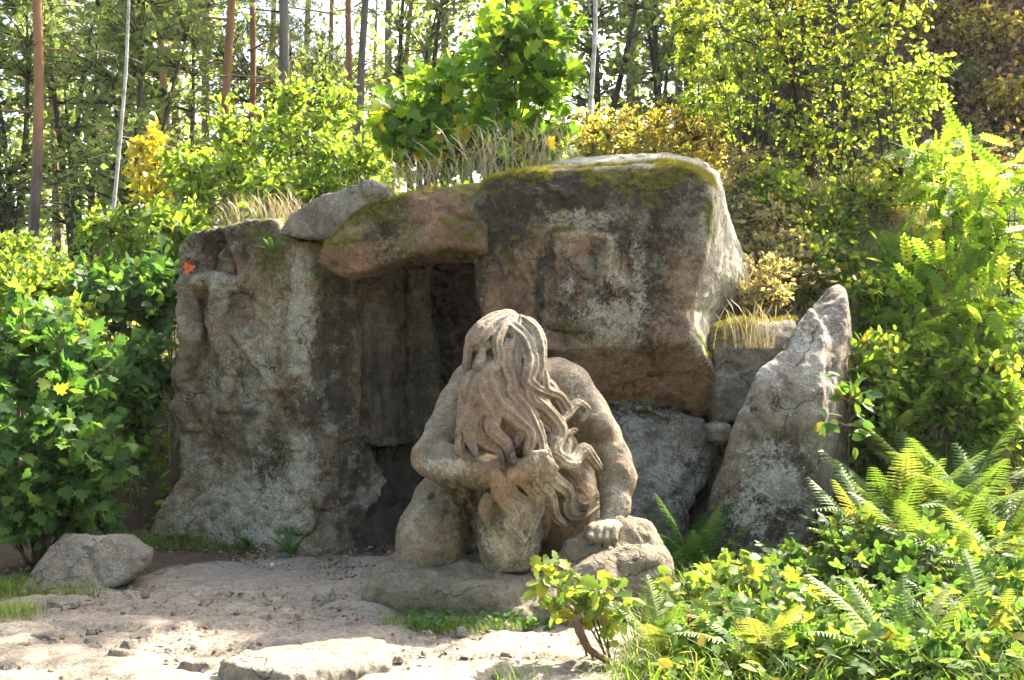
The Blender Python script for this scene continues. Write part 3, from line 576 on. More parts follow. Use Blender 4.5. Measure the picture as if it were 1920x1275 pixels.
def build_statue():
    root = empty('hermit_statue', (.0, 7.9, .1), 'large sandstone statue of a crouching long-bearded hermit before the cave', 'statue')
    b = Field(P(715, 1095, 7.3) - [0, .1, 0], [P(1200, 700, 8.2)[0] + .1, 9.0, P(900, 560, 8)[2]], .012)
    c = lambda pts, rad, k=.04, **kw: b.chain([P(*p) for p in pts], rad, k, **kw)
    # trunk
    c([(1000, 985, 8.5), (990, 880, 8.38), (978, 775, 8.25), (962, 710, 8.05)], [.34, .30, .31, .18], .08)
    c([(920, 752, 8.15), (1045, 748, 8.2)], [.19, .19], .08)                                   # shoulder girdle
    # head, turned down and to one side
    b.ball(P(950, 652, 7.88), (.215, .24, .225), .04); c([(905, 640, 7.72), (915, 690, 7.68)], [.11, .1], .05)
    c([(884, 652, 7.665), (903, 647, 7.625), (930, 648, 7.635)], [.026, .028, .026], .025)        # brow
    c([(907, 652, 7.62), (902, 672, 7.555), (899, 686, 7.54)], [.02, .03, .042], .018)           # nose
    b.ball(P(889, 687, 7.575), .02, .01); b.ball(P(910, 687, 7.565), .02, .01)
    b.ball(P(890, 665, 7.635), (.03, .05, .026), .014, True); b.ball(P(921, 663, 7.61), (.032, .05, .026), .014, True)  # eye hollows
    b.ball(P(891, 667, 7.685), .028, .008); b.ball(P(921, 665, 7.665), .03, .008)
    b.ball(P(879, 684, 7.655), .045, .03); b.ball(P(928, 684, 7.605), .05, .03)                     # cheeks
    b.ball(P(903, 690, 7.58), (.028, .03, .011), .01, True)                                       # mouth
    # arm bent across the chest
    c([(884, 724, 8.1), (862, 762, 8.03), (836, 812, 7.93), (810, 854, 7.82)], [.125, .135, .125, .105], .04)
    c([(806, 858, 7.8), (845, 874, 7.66), (900, 882, 7.5), (955, 884, 7.42), (985, 880, 7.4)], [.118, .118, .1, .075, .07], .05)
    b.ball(P(886, 718, 8.1), .13, .05); c([(860, 775, 7.95), (845, 815, 7.87)], [.09, .065], .03); b.ball(P(812, 850, 7.78), .075, .03)
    b.ball(P(1000, 878, 7.4), (.085, .07, .055), .03)                                          # palm, fingers closed round the beard
    for i, (y, l) in enumerate(((862, 34), (872, 40), (882, 38), (892, 30))):
        c([(1000, y + 2, 7.36), (1000 + l * .7, y, 7.345), (1000 + l, y + 5, 7.38), (1000 + l * .8, y + 9, 7.43)], [.021, .02, .019, .017], .008)
    c([(980, 868, 7.37), (1000, 852, 7.34), (1022, 850, 7.36)], [.024, .022, .018], .01)      # thumb
    # straight arm leaning on the rock
    b.ball(P(1064, 728, 8.16), .16, .05); c([(1005, 705, 8.1), (1045, 700, 8.18)], [.12, .1], .05)
    c([(1068, 732, 8.15), (1095, 772, 8.1), (1126, 822, 8.03), (1146, 860, 7.98)], [.15, .15, .13, .105], .04)
    c([(1148, 858, 7.98), (1157, 900, 7.92), (1154, 945, 7.82), (1148, 975, 7.75)], [.118, .118, .09, .072], .05)
    b.ball(P(1128, 800, 7.92), .085, .05); b.ball(P(1160, 885, 7.88), .07, .04)
    b.ball(P(1142, 988, 7.66), (.09, .09, .05), .03)
    for i, (dx, l) in enumerate(((-28, 34), (-14, 42), (1, 44), (16, 38))):
        x = 1140 + dx; c([(x, 984, 7.62), (x - 3, 992, 7.53), (x - 5, 992 + l * .45, 7.48), (x - 5, 992 + l * .8, 7.5)], [.023, .025, .022, .018], .008)
    c([(1120, 984, 7.68), (1104, 994, 7.6), (1100, 1012, 7.58)], [.026, .025, .02], .01)
    # legs and robe
    c([(856, 900, 8.3), (836, 950, 8.12), (815, 1002, 8.0), (806, 1040, 7.98)], [.16, .21, .235, .22], .05)
    c([(905, 900, 8.3), (880, 1000, 8.2), (880, 1060, 8.2)], [.17, .16, .2], .06)
    for pts in ([(838, 905), (836, 960), (850, 1010), (846, 1055)], [(872, 905), (885, 950), (868, 1010), (876, 1056)], [(900, 905), (904, 960), (890, 1010), (900, 1056)]):
        c([(x, y, 7.98 + i * .02) for i, (x, y) in enumerate(pts)], [.035, .05, .055, .065], .015)
    for pts in ([(818, 915), (800, 960), (822, 1010), (812, 1056)], [(855, 908), (858, 960), (838, 1005), (862, 1056)]): c([(x, y, 7.93 + i * .01) for i, (x, y) in enumerate(pts)], [.02, .03, .035, .04], .012, sub=True)
    b.ball(P(955, 1012, 7.72), (.195, .2, .235), .04); c([(955, 985, 7.78), (985, 960, 8.4)], [.19, .28], .06)    # forward knee
    c([(955, 1050, 7.75), (970, 1062, 8.3)], [.15, .15], .05)
    c([(1050, 880, 8.4), (1070, 980, 8.3), (1085, 1060, 8.35)], [.24, .26, .3], .08)                              # far thigh
    c([(1040, 900, 8.2), (1052, 980, 8.08), (1075, 1040, 8.05)], [.05, .06, .07], .05)
    V, Q = b.mesh(); N = vnormals(V, Q)
    V = V + N * (.012 * fbm(V * 6, 4, 71, .55) + .006 * fbm(V * 15, 3, 73, .6, True) + .004 * fbm(V * 30, 3, 75, .6))[:, None]
    solid('figure', V, Q, M['statue'], root, attr=stain_light_map(V, dict(pale=[(955, 1020, 50, 55, .8), (840, 872, 45, 16, .8), (1155, 940, 25, 50, .6), (900, 640, 40, 20, .5), (1090, 740, 40, 50, .5)], red=[(960, 880, 70, 22, .9), (1060, 930, 50, 90, .8), (870, 760, 25, 60, .5)], dark=[(880, 960, 30, 90, .6), (830, 930, 20, 60, .4)])))
    # hair and beard
    s = Field(P(845, 1045, 7.2) - [0, .05, 0], [P(1150, 700, 7.9)[0], 8.25, P(900, 575, 7.9)[2]], .0085)
    def dep(x, y):
        d = np.interp(y, [590, 620, 650, 700, 760, 840, 880, 905, 935, 975, 1030], [7.80, 7.68, 7.62, 7.55, 7.48, 7.40, 7.33, 7.42, 7.46, 7.49, 7.50])
        return d + max(0, x - 1010) * .0042 * np.interp(y, [590, 720, 860, 900], [2.2, 1, .9, 1.3]) + max(0, 890 - x) * .005
    def lock(px, r0, r1=None, dd=0, nr=6, ph=0.0, ridge=.0075, k=.008):
        pts = catmull([P(x, y, dep(x, y) + dd) for x, y in px], 6); n = len(pts); t = np.linspace(0, 1, n)
        r1 = r0 * .45 if r1 is None else r1
        rad = np.interp(t, [0, .12, .55, 1], [r0 * .8, r0, r0 * .95, r1])
        s.chain(pts, rad, k, ridge=ridge, nr=nr, ph=ph)
    # beard body under the locks
    s.chain([P(908, 705, 7.79), P(930, 770, 7.81), P(950, 835, 7.78)], [.12, .20, .21], .05)
    s.chain([P(985, 700, 7.86), P(1010, 790, 7.81), P(1030, 850, 7.79)], [.1, .13, .12], .05)
    s.chain([P(955, 900, 7.62), P(965, 950, 7.64), P(975, 1000, 7.66)], [.11, .09, .08], .05)
    L = [([(960, 612), (986, 640), (996, 676), (990, 712), (1004, 728), (1031, 741)], .042), ([(990, 612), (1010, 645), (1010, 690), (1004, 712), (1030, 725), (1048, 758), (1060, 776), (1081, 757), (1100, 768), (1090, 788)], .034),
        ([(952, 648), (948, 680), (958, 716), (962, 740), (986, 768), (1003, 801), (1014, 830), (1016, 866)], .05), ([(926, 676), (915, 703), (923, 733), (941, 762), (970, 787), (996, 813), (990, 850)], .05),
        ([(896, 688), (887, 716), (885, 748), (900, 775), (891, 800), (906, 826), (938, 845), (946, 876)], .045), ([(990, 745), (1026, 775), (1048, 806), (1040, 838), (1053, 866)], .046),
        ([(884, 690), (873, 748), (868, 798), (866, 842)], .036), ([(1014, 840), (1030, 893), (1060, 922), (1064, 958), (1089, 966), (1120, 947)], .048),
        ([(1040, 850), (1070, 868), (1093, 843), (1110, 860), (1124, 880), (1130, 900)], .034), ([(930, 890), (942, 930), (964, 962), (956, 984), (984, 1016)], .044),
        ([(970, 890), (1000, 918), (1006, 950), (996, 984), (990, 1008)], .04), ([(918, 930), (908, 956), (914, 980)], .03),
        ([(935, 600), (918, 616), (896, 628), (884, 650)], .032), ([(950, 598), (942, 622), (934, 640)], .034), ([(975, 600), (972, 632), (966, 664), (972, 700), (984, 730)], .04),
        ([(912, 690), (902, 726), (910, 752), (926, 780), (924, 806), (950, 832), (962, 868)], .044), ([(938, 670), (932, 706), (944, 740), (960, 764), (978, 800), (970, 836)], .045),
        ([(1000, 690), (992, 722), (1000, 752), (1026, 770), (1040, 796), (1030, 826)], .036), ([(892, 740), (880, 780), (880, 816), (892, 850)], .034), ([(898, 684), (890, 692), (880, 712), (878, 740)], .026),
        ([(910, 684), (926, 694), (934, 716), (932, 745)], .028), ([(1020, 700), (1024, 730), (1050, 745), (1066, 770), (1052, 790), (1060, 812), (1080, 806)], .026), ([(1046, 800), (1062, 830), (1058, 852), (1084, 862)], .03),
        ([(950, 890), (962, 925), (984, 945), (980, 975), (968, 1000)], .036), ([(1000, 860), (1010, 905), (1030, 930), (1040, 965), (1060, 985)], .036), ([(1056, 930), (1076, 950), (1100, 950), (1126, 925)], .026),
        ([(962, 596), (950, 592), (938, 597), (930, 612)], .034), ([(985, 603), (1004, 622), (1014, 655), (1018, 690)], .036), ([(866, 800), (858, 830), (868, 850), (890, 862)], .026)]
    for i, (px, r) in enumerate(L): lock([(x, y + 14 * (i2 < 2)) if (y < 700 and x < 945 and px[0][1] > 660) else (x, y) for i2, (x, y) in enumerate(px)], r * 1.1, dd=(-.030, .014, -.008)[i % 3], ph=i * 1.3, nr=6 + i % 3)
    for i, (px, d) in enumerate([([(950, 590), (922, 598), (898, 616), (882, 642), (876, 672), (874, 705)], -.035), ([(953, 592), (930, 606), (912, 628), (900, 642)], -.06), ([(960, 594), (944, 614), (934, 640), (936, 668), (930, 700)], -.05), ([(946, 592), (918, 606), (897, 628), (888, 646)], -.05)]): lock(px, .034, dd=d, ph=i, nr=6)
    rr = random.Random(4)
    for i in range(14):                                     # thinner strands laid between the main locks
        t = i / 13; x0 = 890 + 100 * t; ph = rr.uniform(0, 6); y0_ = 692 + rr.uniform(-6, 10) + 30 * max(0, t - .6)
        px = [(x0 + (860 + 185 * t - x0) * q ** 1.2 + 12 * math.sin(i * .5 + q * 9), y0_ + (832 - y0_) * q) for q in np.linspace(0, 1, 6)]
        lock(px, rr.uniform(.02, .03), dd=.028, ph=ph, nr=4, ridge=.003)
    V, Q = s.mesh(); N = vnormals(V, Q)
    V = V + N * (.004 * fbm(V * 14, 3, 81, .6))[:, None]
    solid('beard', V, Q, M['beard'], root, attr=stain_light_map(V, dict(red=[(950, 790, 75, 80, 1), (970, 910, 50, 40, .8), (905, 720, 30, 40, .5)], pale=[(1060, 880, 60, 60, .7), (1000, 640, 40, 50, .6), (950, 605, 60, 25, .7), (980, 990, 30, 40, .7)], dark=[(960, 860, 30, 30, .5)])))['label'] = 'reddish flowing beard and hair locks'
    # plinth: low ridge in front, rising to the rock under the hand
    g = Field([P(680, 1150, 7.2)[0] - .1, 7.0, -.25], [P(1245, 900, 7.9)[0] + .1, 9.0, .85], .017)
    gc = lambda pts, rad, k=.1: g.chain([P(*p) for p in pts], rad, k)
    X, Y, Z = g.pts(tuple(slice(0, n) for n in g.n))
    slabF = smax(smax(Z - .20 + .02 * np.sin(X * 6) + .02 * np.sin(Y * 7), -Z - .3, .05), np.sqrt(((X + .0) / .86) ** 2 + ((Y - 8.25) / .75) ** 2) * .7 - .7, .06)
    g.F = np.minimum(g.F, slabF.astype(np.float32))
    gz = lambda pts, k=.05: g.chain([np.array([(a - 960) / F_PX * Yq, Yq, z]) for a, z, Yq, r in pts], [q[3] for q in pts], k)
    gz([(718, .05, 7.8, .1), (790, .06, 7.58, .13), (880, .05, 7.47, .14), (960, .04, 7.42, .14), (1040, .06, 7.42, .15)]); gz([(730, .07, 8.0, .12), (800, .07, 7.8, .13)])
    gz([(1000, -.03, 7.2, .1), (1060, .04, 7.22, .15), (1120, .15, 7.36, .19), (1195, .2, 7.5, .19), (1215, .02, 7.5, .2)], .03)
    gz([(985, -.02, 7.22, .08), (1045, .02, 7.28, .13), (1090, .06, 7.4, .16)]); gz([(1050, .1, 7.5, .15), (1105, .24, 7.62, .17), (1145, .37, 7.72, .15)])
    gz([(1145, .37, 7.74, .15), (1190, .36, 7.82, .13), (1218, .2, 7.84, .12), (1208, .0, 7.75, .16)]); gz([(1140, .12, 7.72, .24), (1150, .1, 8.05, .28)])
    V, Q = g.mesh(); N = vnormals(V, Q)
    V = V + N * (.02 * fbm(V * 3, 3, 91) + .05 * fbm(V * 4.5, 4, 93, .55, True) + .005 * fbm(V * 25, 3, 95))[:, None]
    solid('rock_base', V, Q, M['plinth'], root)
build_statue()

# ------------------------------------------------------------------ leaf shapes (x across, y to the tip, z up)
def T_poly(out, fold=.12, stalk=0):
    """leaf from a half outline [(x,y)...] mirrored, folded along its midrib"""
    V = []; Fq = []
    n = len(out)
    for (x, y) in out: V.append((0, y, 0))
    for (x, y) in out: V.append((x, y, abs(x) * fold))
    for (x, y) in out: V.append((-x, y, abs(x) * fold))
    V = np.array(V, float)
    V[:, 2] -= .10 * V[:, 1] ** 2
    for i in range(n - 1):
        Fq.append((i, n + i, n + i + 1, i + 1)); Fq.append((i, i + 1, 2 * n + i + 1, 2 * n + i))
    return V, np.array(Fq)
T = {}
T['ovate'] = T_poly([(0.02, 0), (.22, .18), (.30, .42), (.20, .74), (0.0, 1.0)])
T['small'] = T_poly([(.02, 0), (.33, .4), (0.0, 1.0)])
T['oak'] = T_poly([(.03, 0), (.14, .16), (.09, .24), (.24, .38), (.15, .46), (.32, .62), (.2, .7), (.24, .86), (0, 1.0)], .18)
def T_maple():
    half = [(0, 0), (.10, .02), (.30, -.10), (.26, .08), (.55, .14), (.42, .26), (.58, .48), (.36, .44), (.27, .50), (.30, .72), (.15, .68), (.0, 1.0)]
    out = [(x, y) for x, y in half] + [(-x, y) for x, y in half[-2:0:-1]]
    V = np.array([(0, .3, .0)] + [(x, y, .16 * abs(x) - .12 * y * y) for x, y in out]); n = len(out)
    return V, np.array([(0, 1 + i, 1 + (i + 1) % n) for i in range(n)])[:, ::-1]
T['maple'] = T_maple()
def T_join(parts):
    Vs, Fs, o = [], [], 0
    for V, Fq in parts: Vs.append(V); Fs.append(Fq + o); o += len(V)
    return np.concatenate(Vs), np.concatenate(Fs)
def T_move(t, ang, off, s, tilt=0):
    V, Fq = t; V = V * s; c, si = math.cos(tilt), math.sin(tilt); V = np.stack([V[:, 0], V[:, 1] * c - V[:, 2] * si, V[:, 1] * si + V[:, 2] * c], 1)
    c, si = math.cos(ang), math.sin(ang); V = np.stack([V[:, 0] * c - V[:, 1] * si, V[:, 0] * si + V[:, 1] * c, V[:, 2]], 1)
    return V + np.array(off), Fq
rib = (np.array([(-.012, 0, 0), (.012, 0, 0), (.006, .92, -.06), (-.006, .92, -.06)]), np.array([(0, 1, 2, 3)]))
T['trifoliate'] = T_join([T_move(T['ovate'], 0, (0, .42, 0), .62), T_move(T['ovate'], 1.25, (0, .40, 0), .55), T_move(T['ovate'], -1.25, (0, .40, 0), .55), (rib[0] * np.array([1, .5, .2]), rib[1])])
def T_pinnate(pairs=8):
    L = [rib]
    for i in range(pairs):
        y = .12 + .8 * i / (pairs - 1); s = .2 * (1 - .35 * abs(i / (pairs - 1) - .4)); z = -.06 * y
        for a in (1.2, -1.2): L.append(T_move(T['ovate'], a, (0, y, z), s * 1.05, .1))
    L.append(T_move(T['ovate'], 0, (0, .92, -.06), .18)); return T_join(L)
T['pinnate'] = T_pinnate()
def T_frond(seed, arch, pairs=26):
    """fern frond: arching stalk, paired pinnae cut into small pinnules"""
    r = random.Random(seed); L = []
    def axis(t): a = arch * t; return np.array([0, math.sin(a) / arch, (math.cos(a) - 1) / arch])
    for i in range(8):
        a, b = axis(i / 8), axis((i + 1) / 8); w0, w1 = .009 * (1 - i / 9), .009 * (1 - (i + 1) / 9)
        L.append((np.array([a + [-w0, 0, 0], a + [w0, 0, 0], b + [w1, 0, 0], b + [-w1, 0, 0]]), np.array([(0, 1, 2, 3)])))
    for i in range(pairs):
        t = .16 + .83 * i / (pairs - 1); o = axis(t); ln = .15 * math.sin(min(1, (1.04 - t) / .84) * 2.0) ** .8 + .015
        for sgn in (-1, 1):
            ang = 1.2 + r.uniform(-.1, .1); dr = r.uniform(.1, .5)
            d = np.array([sgn * math.sin(ang), math.cos(ang) * math.cos(arch * t), -math.cos(ang) * math.sin(arch * t) - dr * .4]); u = np.array([0, math.cos(arch * t), -math.sin(arch * t)])
            V = []; Fq = []; K = 6
            for k in range(K + 1):
                q = k / K; w = (.0135 * (1 - q) ** .8 + .001) * (1.25 if k % 2 else .7); c = o + d * ln * q + np.array([0, 0, -.25 * ln * q * q]); V += [c - u * w, c + u * w]
            for k in range(K): Fq.append((2 * k, 2 * k + 2, 2 * k + 3, 2 * k + 1) if sgn > 0 else (2 * k + 1, 2 * k + 3, 2 * k + 2, 2 * k))
            L.append((np.array(V), np.array(Fq)))
    return T_join(L)
for i, a in enumerate((.5, .8, 1.15)): T['frond%d' % i] = T_frond(i, a)
def T_tuft(n=9, seed=1):
    r = random.Random(seed); L = []
    for i in range(n):
        a = i / n * 6.283 + r.uniform(-.3, .3); e = r.uniform(-.1, 1.0); d = np.array([math.cos(a) * math.cos(e), math.sin(a) * math.cos(e), math.sin(e)]); s = np.cross(d, [.3, .2, 1]); s /= np.linalg.norm(s)
        L.append((np.array([s * -.035, s * .035, d + s * .012, d - s * .012]), np.array([(0, 1, 2, 3)])))
    return T_join(L)
T['tuft'] = T_tuft()
def T_blade():
    V = []; 
    for i in range(4): t = i / 3; w = .017 * (1 - t * .85); V += [(-w, .55 * t * t, t - .25 * t ** 3), (w, .55 * t * t, t - .25 * t ** 3)]
    return np.array(V), np.array([(2 * i, 2 * i + 1, 2 * i + 3, 2 * i + 2) for i in range(3)])
T['blade'] = T_blade()
def T_stalk():
    V = []
    for i in range(6): t = i / 5; w = .0045 if i < 4 else (.009 if i == 4 else .002); V += [(-w, .32 * t ** 3, t - .1 * t ** 4), (w, .32 * t ** 3, t - .1 * t ** 4)]
    return np.array(V), np.array([(2 * i, 2 * i + 1, 2 * i + 3, 2 * i + 2) for i in range(5)])
T['stalk'] = T_stalk()

def unit(v): return v / np.maximum(np.linalg.norm(v, axis=-1, keepdims=True), 1e-9)
def frames(d, n):
    d = unit(d); n = unit(n - d * (n * d).sum(-1, keepdims=True)); return np.stack([np.cross(d, n), d, n], 1)     # rows: across, tip, normal
def spray(tmpl, pos, fr, size, tint):
    V, Fq = T[tmpl]; N = len(pos); nv = len(V)
    W = pos[:, None, :] + size[:, None, None] * np.einsum('vk,nkj->nvj', V, fr)
    I = (Fq[None] + (np.arange(N) * nv)[:, None, None]).reshape(-1, Fq.shape[1])
    return W.reshape(-1, 3), I, np.repeat(tint, nv)
def tubes(paths, sides=5):
    Vs, Fs, o = [], [], 0; ang = np.arange(sides) / sides * 2 * math.pi
    for pts, rad in paths:
        pts = np.asarray(pts, float); rad = np.asarray(rad, float); n = len(pts)
        tg = unit(np.gradient(pts, axis=0)); ref = np.where(np.abs(tg[:, 2:3]) > .9, np.array([[1., 0, 0]]), np.array([[0, 0, 1.]]))
        a = unit(np.cross(tg, ref)); b = np.cross(tg, a)
        ring = pts[:, None] + rad[:, None, None] * (a[:, None] * np.cos(ang)[None, :, None] + b[:, None] * np.sin(ang)[None, :, None])
        Vs.append(ring.reshape(-1, 3)); I = np.arange(n * sides).reshape(n, sides) + o
        J = np.roll(I, -1, 1); Fs.append(np.stack([I[:-1].ravel(), J[:-1].ravel(), J[1:].ravel(), I[1:].ravel()], 1)); o += n * sides
    return np.concatenate(Vs), np.concatenate(Fs)
LEAFMESH = {}
def leaf_mesh(tmpl, mat):
    k = (tmpl, mat)
    if k not in LEAFMESH:
        me = mesh_np('leaf_' + tmpl, *T[tmpl]); me.materials.append(M[mat]); LEAFMESH[k] = me
    return LEAFMESH[k]
def place(name, me, parent, p, fr, s):
    o = bpy.data.objects.new(name, me); COL.objects.link(o); o.parent = parent
    m = Matrix(((fr[0][0], fr[1][0], fr[2][0]), (fr[0][1], fr[1][1], fr[2][1]), (fr[0][2], fr[1][2], fr[2][2]))).to_4x4() @ Matrix.Scale(float(s), 4)
    m.translation = Vector([float(a) for a in (np.asarray(p) - np.array(parent.location))]); o.matrix_local = m; return o
CAMP = np.array([0, 0, EYE])

def plant(name, label, cat, base, blobs, stems, tips, per, tmpl, size, mat, mat_obj=None, n_obj=0, r0=.02, bark='twig', group=None, seed=0, droop=.25, part='leaf', up=.9, twig_r=.004, shell=.45):
    g = np.random.default_rng(seed); base = np.asarray(base, float)
    root = empty(name, base, label, cat, group)
    C = np.array([P(b[0], b[1], b[4]) for b in blobs]); RR = np.array([(b[2] / F_PX * b[4], b[5], b[3] / F_PX * b[4]) for b in blobs])
    vol = RR.prod(1) ** .67; w = vol / vol.sum()
    def inside(n, sh):
        i = g.choice(len(C), n, p=w); v = unit(g.normal(size=(n, 3))) * (g.random((n, 1)) ** sh); return C[i] + v * RR[i]
    paths = []; SP = []
    tg = np.concatenate([C, inside(max(0, stems - len(C)), .6)])[:max(stems, 1)] if stems < len(C) else np.concatenate([C, inside(stems - len(C), .6)])
    for e in tg:
        e = e + np.array([0, 0, .0]); b0 = base + g.normal(size=3) * np.array([.06, .06, 0]); b0[2] = base[2] - .06; mid = b0 * .45 + e * .55; mid[2] = b0[2] + (e[2] - b0[2]) * .62; mid += g.normal(size=3) * .08 * np.linalg.norm(e - b0) * np.array([1, 1, .3]) * .6
        t = np.linspace(0, 1, 9)[:, None]; pts = (1 - t) ** 2 * b0 + 2 * t * (1 - t) * mid + t * t * e; paths.append((pts, r0 * (1 - .85 * t[:, 0]))); SP.append(pts[2:])
    SP = np.concatenate(SP); tp = inside(tips, shell); LP, LD = [], []
    for q in tp:
        dv = q - SP; cost = np.linalg.norm(dv, axis=1) + np.maximum(0, -dv[:, 2]) * 1.2; s = SP[np.argmin(cost)]
        t = np.linspace(0, 1, 4)[:, None]; m = (s + q) / 2 + np.array([0, 0, .12 * np.linalg.norm(q - s)]); pts = (1 - t) ** 2 * s + 2 * t * (1 - t) * m + t * t * q
        paths.append((pts, np.linspace(twig_r * 1.6, twig_r * .5, 4)))
        k = g.uniform(.35, 1.0, per); k[0] = 1; LP.append((1 - k[:, None]) ** 2 * s + 2 * k[:, None] * (1 - k[:, None]) * m + k[:, None] ** 2 * q); LD.append(np.repeat([q - s], per, 0))
    LP = np.concatenate(LP); LD = unit(np.concatenate(LD)); n = len(LP)
    LD = LD * .6 + unit(g.normal(size=(n, 3))) * .8; LD[:, 2] -= droop; LN = np.array([[0, -.35, up * .55]]) + g.normal(size=(n, 3)) * .5
    fr = frames(LD, LN); sz = size * g.uniform(.65, 1.2, n); tint = np.clip(g.beta(2, 2.4, n) + .12 * (LP[:, 2] - LP[:, 2].mean()) / max(np.ptp(LP[:, 2]), .01) * 2, 0, 1)
    LP = LP + g.normal(size=LP.shape) * size * .25
    V, Q = tubes(paths, 5); solid('stem', V, Q, M[bark], root)
    order = np.argsort(np.linalg.norm(LP - CAMP, axis=1) - sz * 2); no = min(n_obj, n)
    if no:
        me = leaf_mesh(tmpl, mat_obj)
        for i in order[:no]: place(part, me, root, LP[i], fr[i], sz[i])
    rest = order[no:]
    if len(rest):
        V, Q, ti = spray(tmpl, LP[rest], fr[rest], sz[rest], tint[rest]); o = solid('foliage', V, Q, M[mat], root, attr=ti); o['kind'] = 'stuff'
    return root
def gbase(px, Y): x = (px - 960) / F_PX * Y; return np.array([x, Y, tz(x, Y)])

# ------------------------------------------------------------------ background forest
def pine(px, Y, lean, rad, label, seed, bark='pine_bark', H=15.0, crown_from=4.0, clumps=70, name='pine_tree', cmat='needle', tm='tuft', ts=.2):
    g = np.random.default_rng(seed); b = gbase(px, Y); root = empty(name, b, label, 'tree', 'trees of the wood behind the rocks')
    t = np.linspace(0, 1, 14); pts = b + np.stack([lean[0] * t * H + .12 * np.sin(t * 9 + seed), lean[1] * t * H + 0 * t, -.2 + t * H], 1)
    limbs = []; LP = []
    nl = max(5, clumps // 4)
    for i in range(nl):
        q = crown_from / H + (1 - crown_from / H) * (i + g.random()) / nl; s = b + np.array([lean[0] * q * H, lean[1] * q * H, q * H]); a = g.uniform(0, 6.283); ln = g.uniform(1.0, 2.6) * (1.15 - .6 * q)
        e = s + np.array([math.cos(a) * ln, math.sin(a) * ln, g.uniform(-.25, .5) * ln]); m = (s + e) / 2 + [0, 0, g.uniform(-.2, .25)]
        tt = np.linspace(0, 1, 6)[:, None]; lp = (1 - tt) ** 2 * s + 2 * tt * (1 - tt) * m + tt * tt * e; limbs.append((lp, np.linspace(rad * .3, .008, 6)))
        for k in range(4):
            u = g.uniform(.4, 1.0); c = (1 - u) ** 2 * s + 2 * u * (1 - u) * m + u * u * e + g.normal(size=3) * .12
            if k and g.random() < .7: c2 = c + g.normal(size=3) * np.array([.35, .35, .15]); limbs.append((np.array([c, (c + c2) / 2 + [0, 0, .03], c2]), [.01, .007, .004])); c = c2
            nn = 14; LP.append(c + g.normal(size=(nn, 3)) * np.array([.26, .26, .11]))
    for i in range(9):
        q = g.uniform(1.2, crown_from) / H; s = b + np.array([lean[0] * q * H, 0, q * H]); a = g.uniform(0, 6.283); ln = g.uniform(.3, 1.3); e = s + np.array([math.cos(a) * ln, math.sin(a) * ln, g.uniform(-.3, .15) * ln]); limbs.append((np.array([s, (s + e) / 2 + [0, 0, .06], e]), [rad * .14, rad * .1, .004]))
    rads = rad * (1 - .75 * t)
    V, Q = tubes([(pts, rads)], 9); solid('trunk', V, Q, M[bark], root)
    V, Q = tubes(limbs, 4); solid('limb', V, Q, M[bark], root)['kind'] = 'stuff'
    LP = np.concatenate(LP); n = len(LP); fr = frames(unit(g.normal(size=(n, 3)) + [0, 0, .3]), g.normal(size=(n, 3)) + [0, 0, .8])
    V, Q, ti = spray(tm, LP, fr, ts * g.uniform(.7, 1.2, n), g.random(n)); solid('crown', V, Q, M[cmat], root, attr=ti)['kind'] = 'stuff'
pines = [(58, 16, (-.004, 0), .11, 'stout pine with flaky orange upper trunk at the far left edge', 'pine_bark'), (97, 24, (.0, 0), .1, 'slim orange pine just right of the stout edge pine', 'pine_bark'),
    (281, 21, (-.012, 0), .13, 'greyish pine trunk between the white birch and the leaning orange pine', 'grey_bark'), (352, 20, (-.07, 0), .105, 'orange pine leaning strongly left', 'pine_bark'),
    (436, 19, (-.01, 0), .12, 'pine with pale flaking two-tone bark, right of the leaning pine', 'pine_bark'), (470, 24, (-.012, 0), .115, 'reddish pine close behind the two-tone trunk', 'pine_bark'),
    (515, 18, (.006, 0), .14, 'broad grey conifer trunk left of the maple sapling', 'grey_bark'), (562, 25, (-.03, 0), .11, 'dark crooked pine behind the broad grey trunk', 'bark'),
    (632, 27, (-.004, 0), .11, 'thin reddish pine at the gap of bright sky', 'pine_bark'), (672, 22, (-.015, 0), .1, 'left one of the pair of pines beside the maple sapling', 'pine_bark'), (684, 21, (.012, 0), .11, 'right one of the pair of pines beside the maple sapling', 'grey_bark'),
    (735, 26, (.05, 0), .1, 'pine leaning right just above the maple sapling', 'pine_bark'), (180, 28, (.01, 0), .11, 'distant pine left of the white birch', 'pine_bark'), (1230, 26, (-.01, 0), .12, 'shaded pine behind the heath bushes', 'bark')]
for i, (px, Y, ln, r, lab, bk) in enumerate(pines): pine(px, Y, ln, r * .68, lab, 100 + i, bk, 15, 4.3, 90)
pine(222, 15.5, (.002, 0), .028, 'slender white birch trunk at the left of the wood', 130, 'birch_bark', 11, 4.5, 50, 'birch_tree', 'leaf_forest', 'small', .1)
pine(1108, 15.5, (-.025, 0), .032, 'leaning white birch right of the maple sapling', 131, 'birch_bark', 9, 4.6, 40, 'birch_tree', 'leaf_forest', 'small', .1)
ut = [(20, 20, 130, 'hazy green broadleaf tree at the far left behind the stout pine'), (150, 22, 150, 'hazy green broadleaf tree behind the slender birch'), (330, 23, 150, 'green broadleaf tree behind the leaning pine'), (500, 25, 150, 'green broadleaf tree behind the broad grey trunk'),
      (640, 26, 140, 'green broadleaf tree under the gap of bright sky'), (800, 24, 150, 'tree directly behind the maple sapling'), (960, 25, 150, 'tall tree behind the crown of the maple sapling'), (1100, 22, 150, 'grey-green tree behind the leaning birch'), (1260, 23, 150, 'tall dim tree behind the heath bushes'),
      (1420, 24, 150, 'dim tree behind the leftmost birch sapling'), (240, 17, 110, 'pale green young tree in front of the wood, left of the leaning pine')]
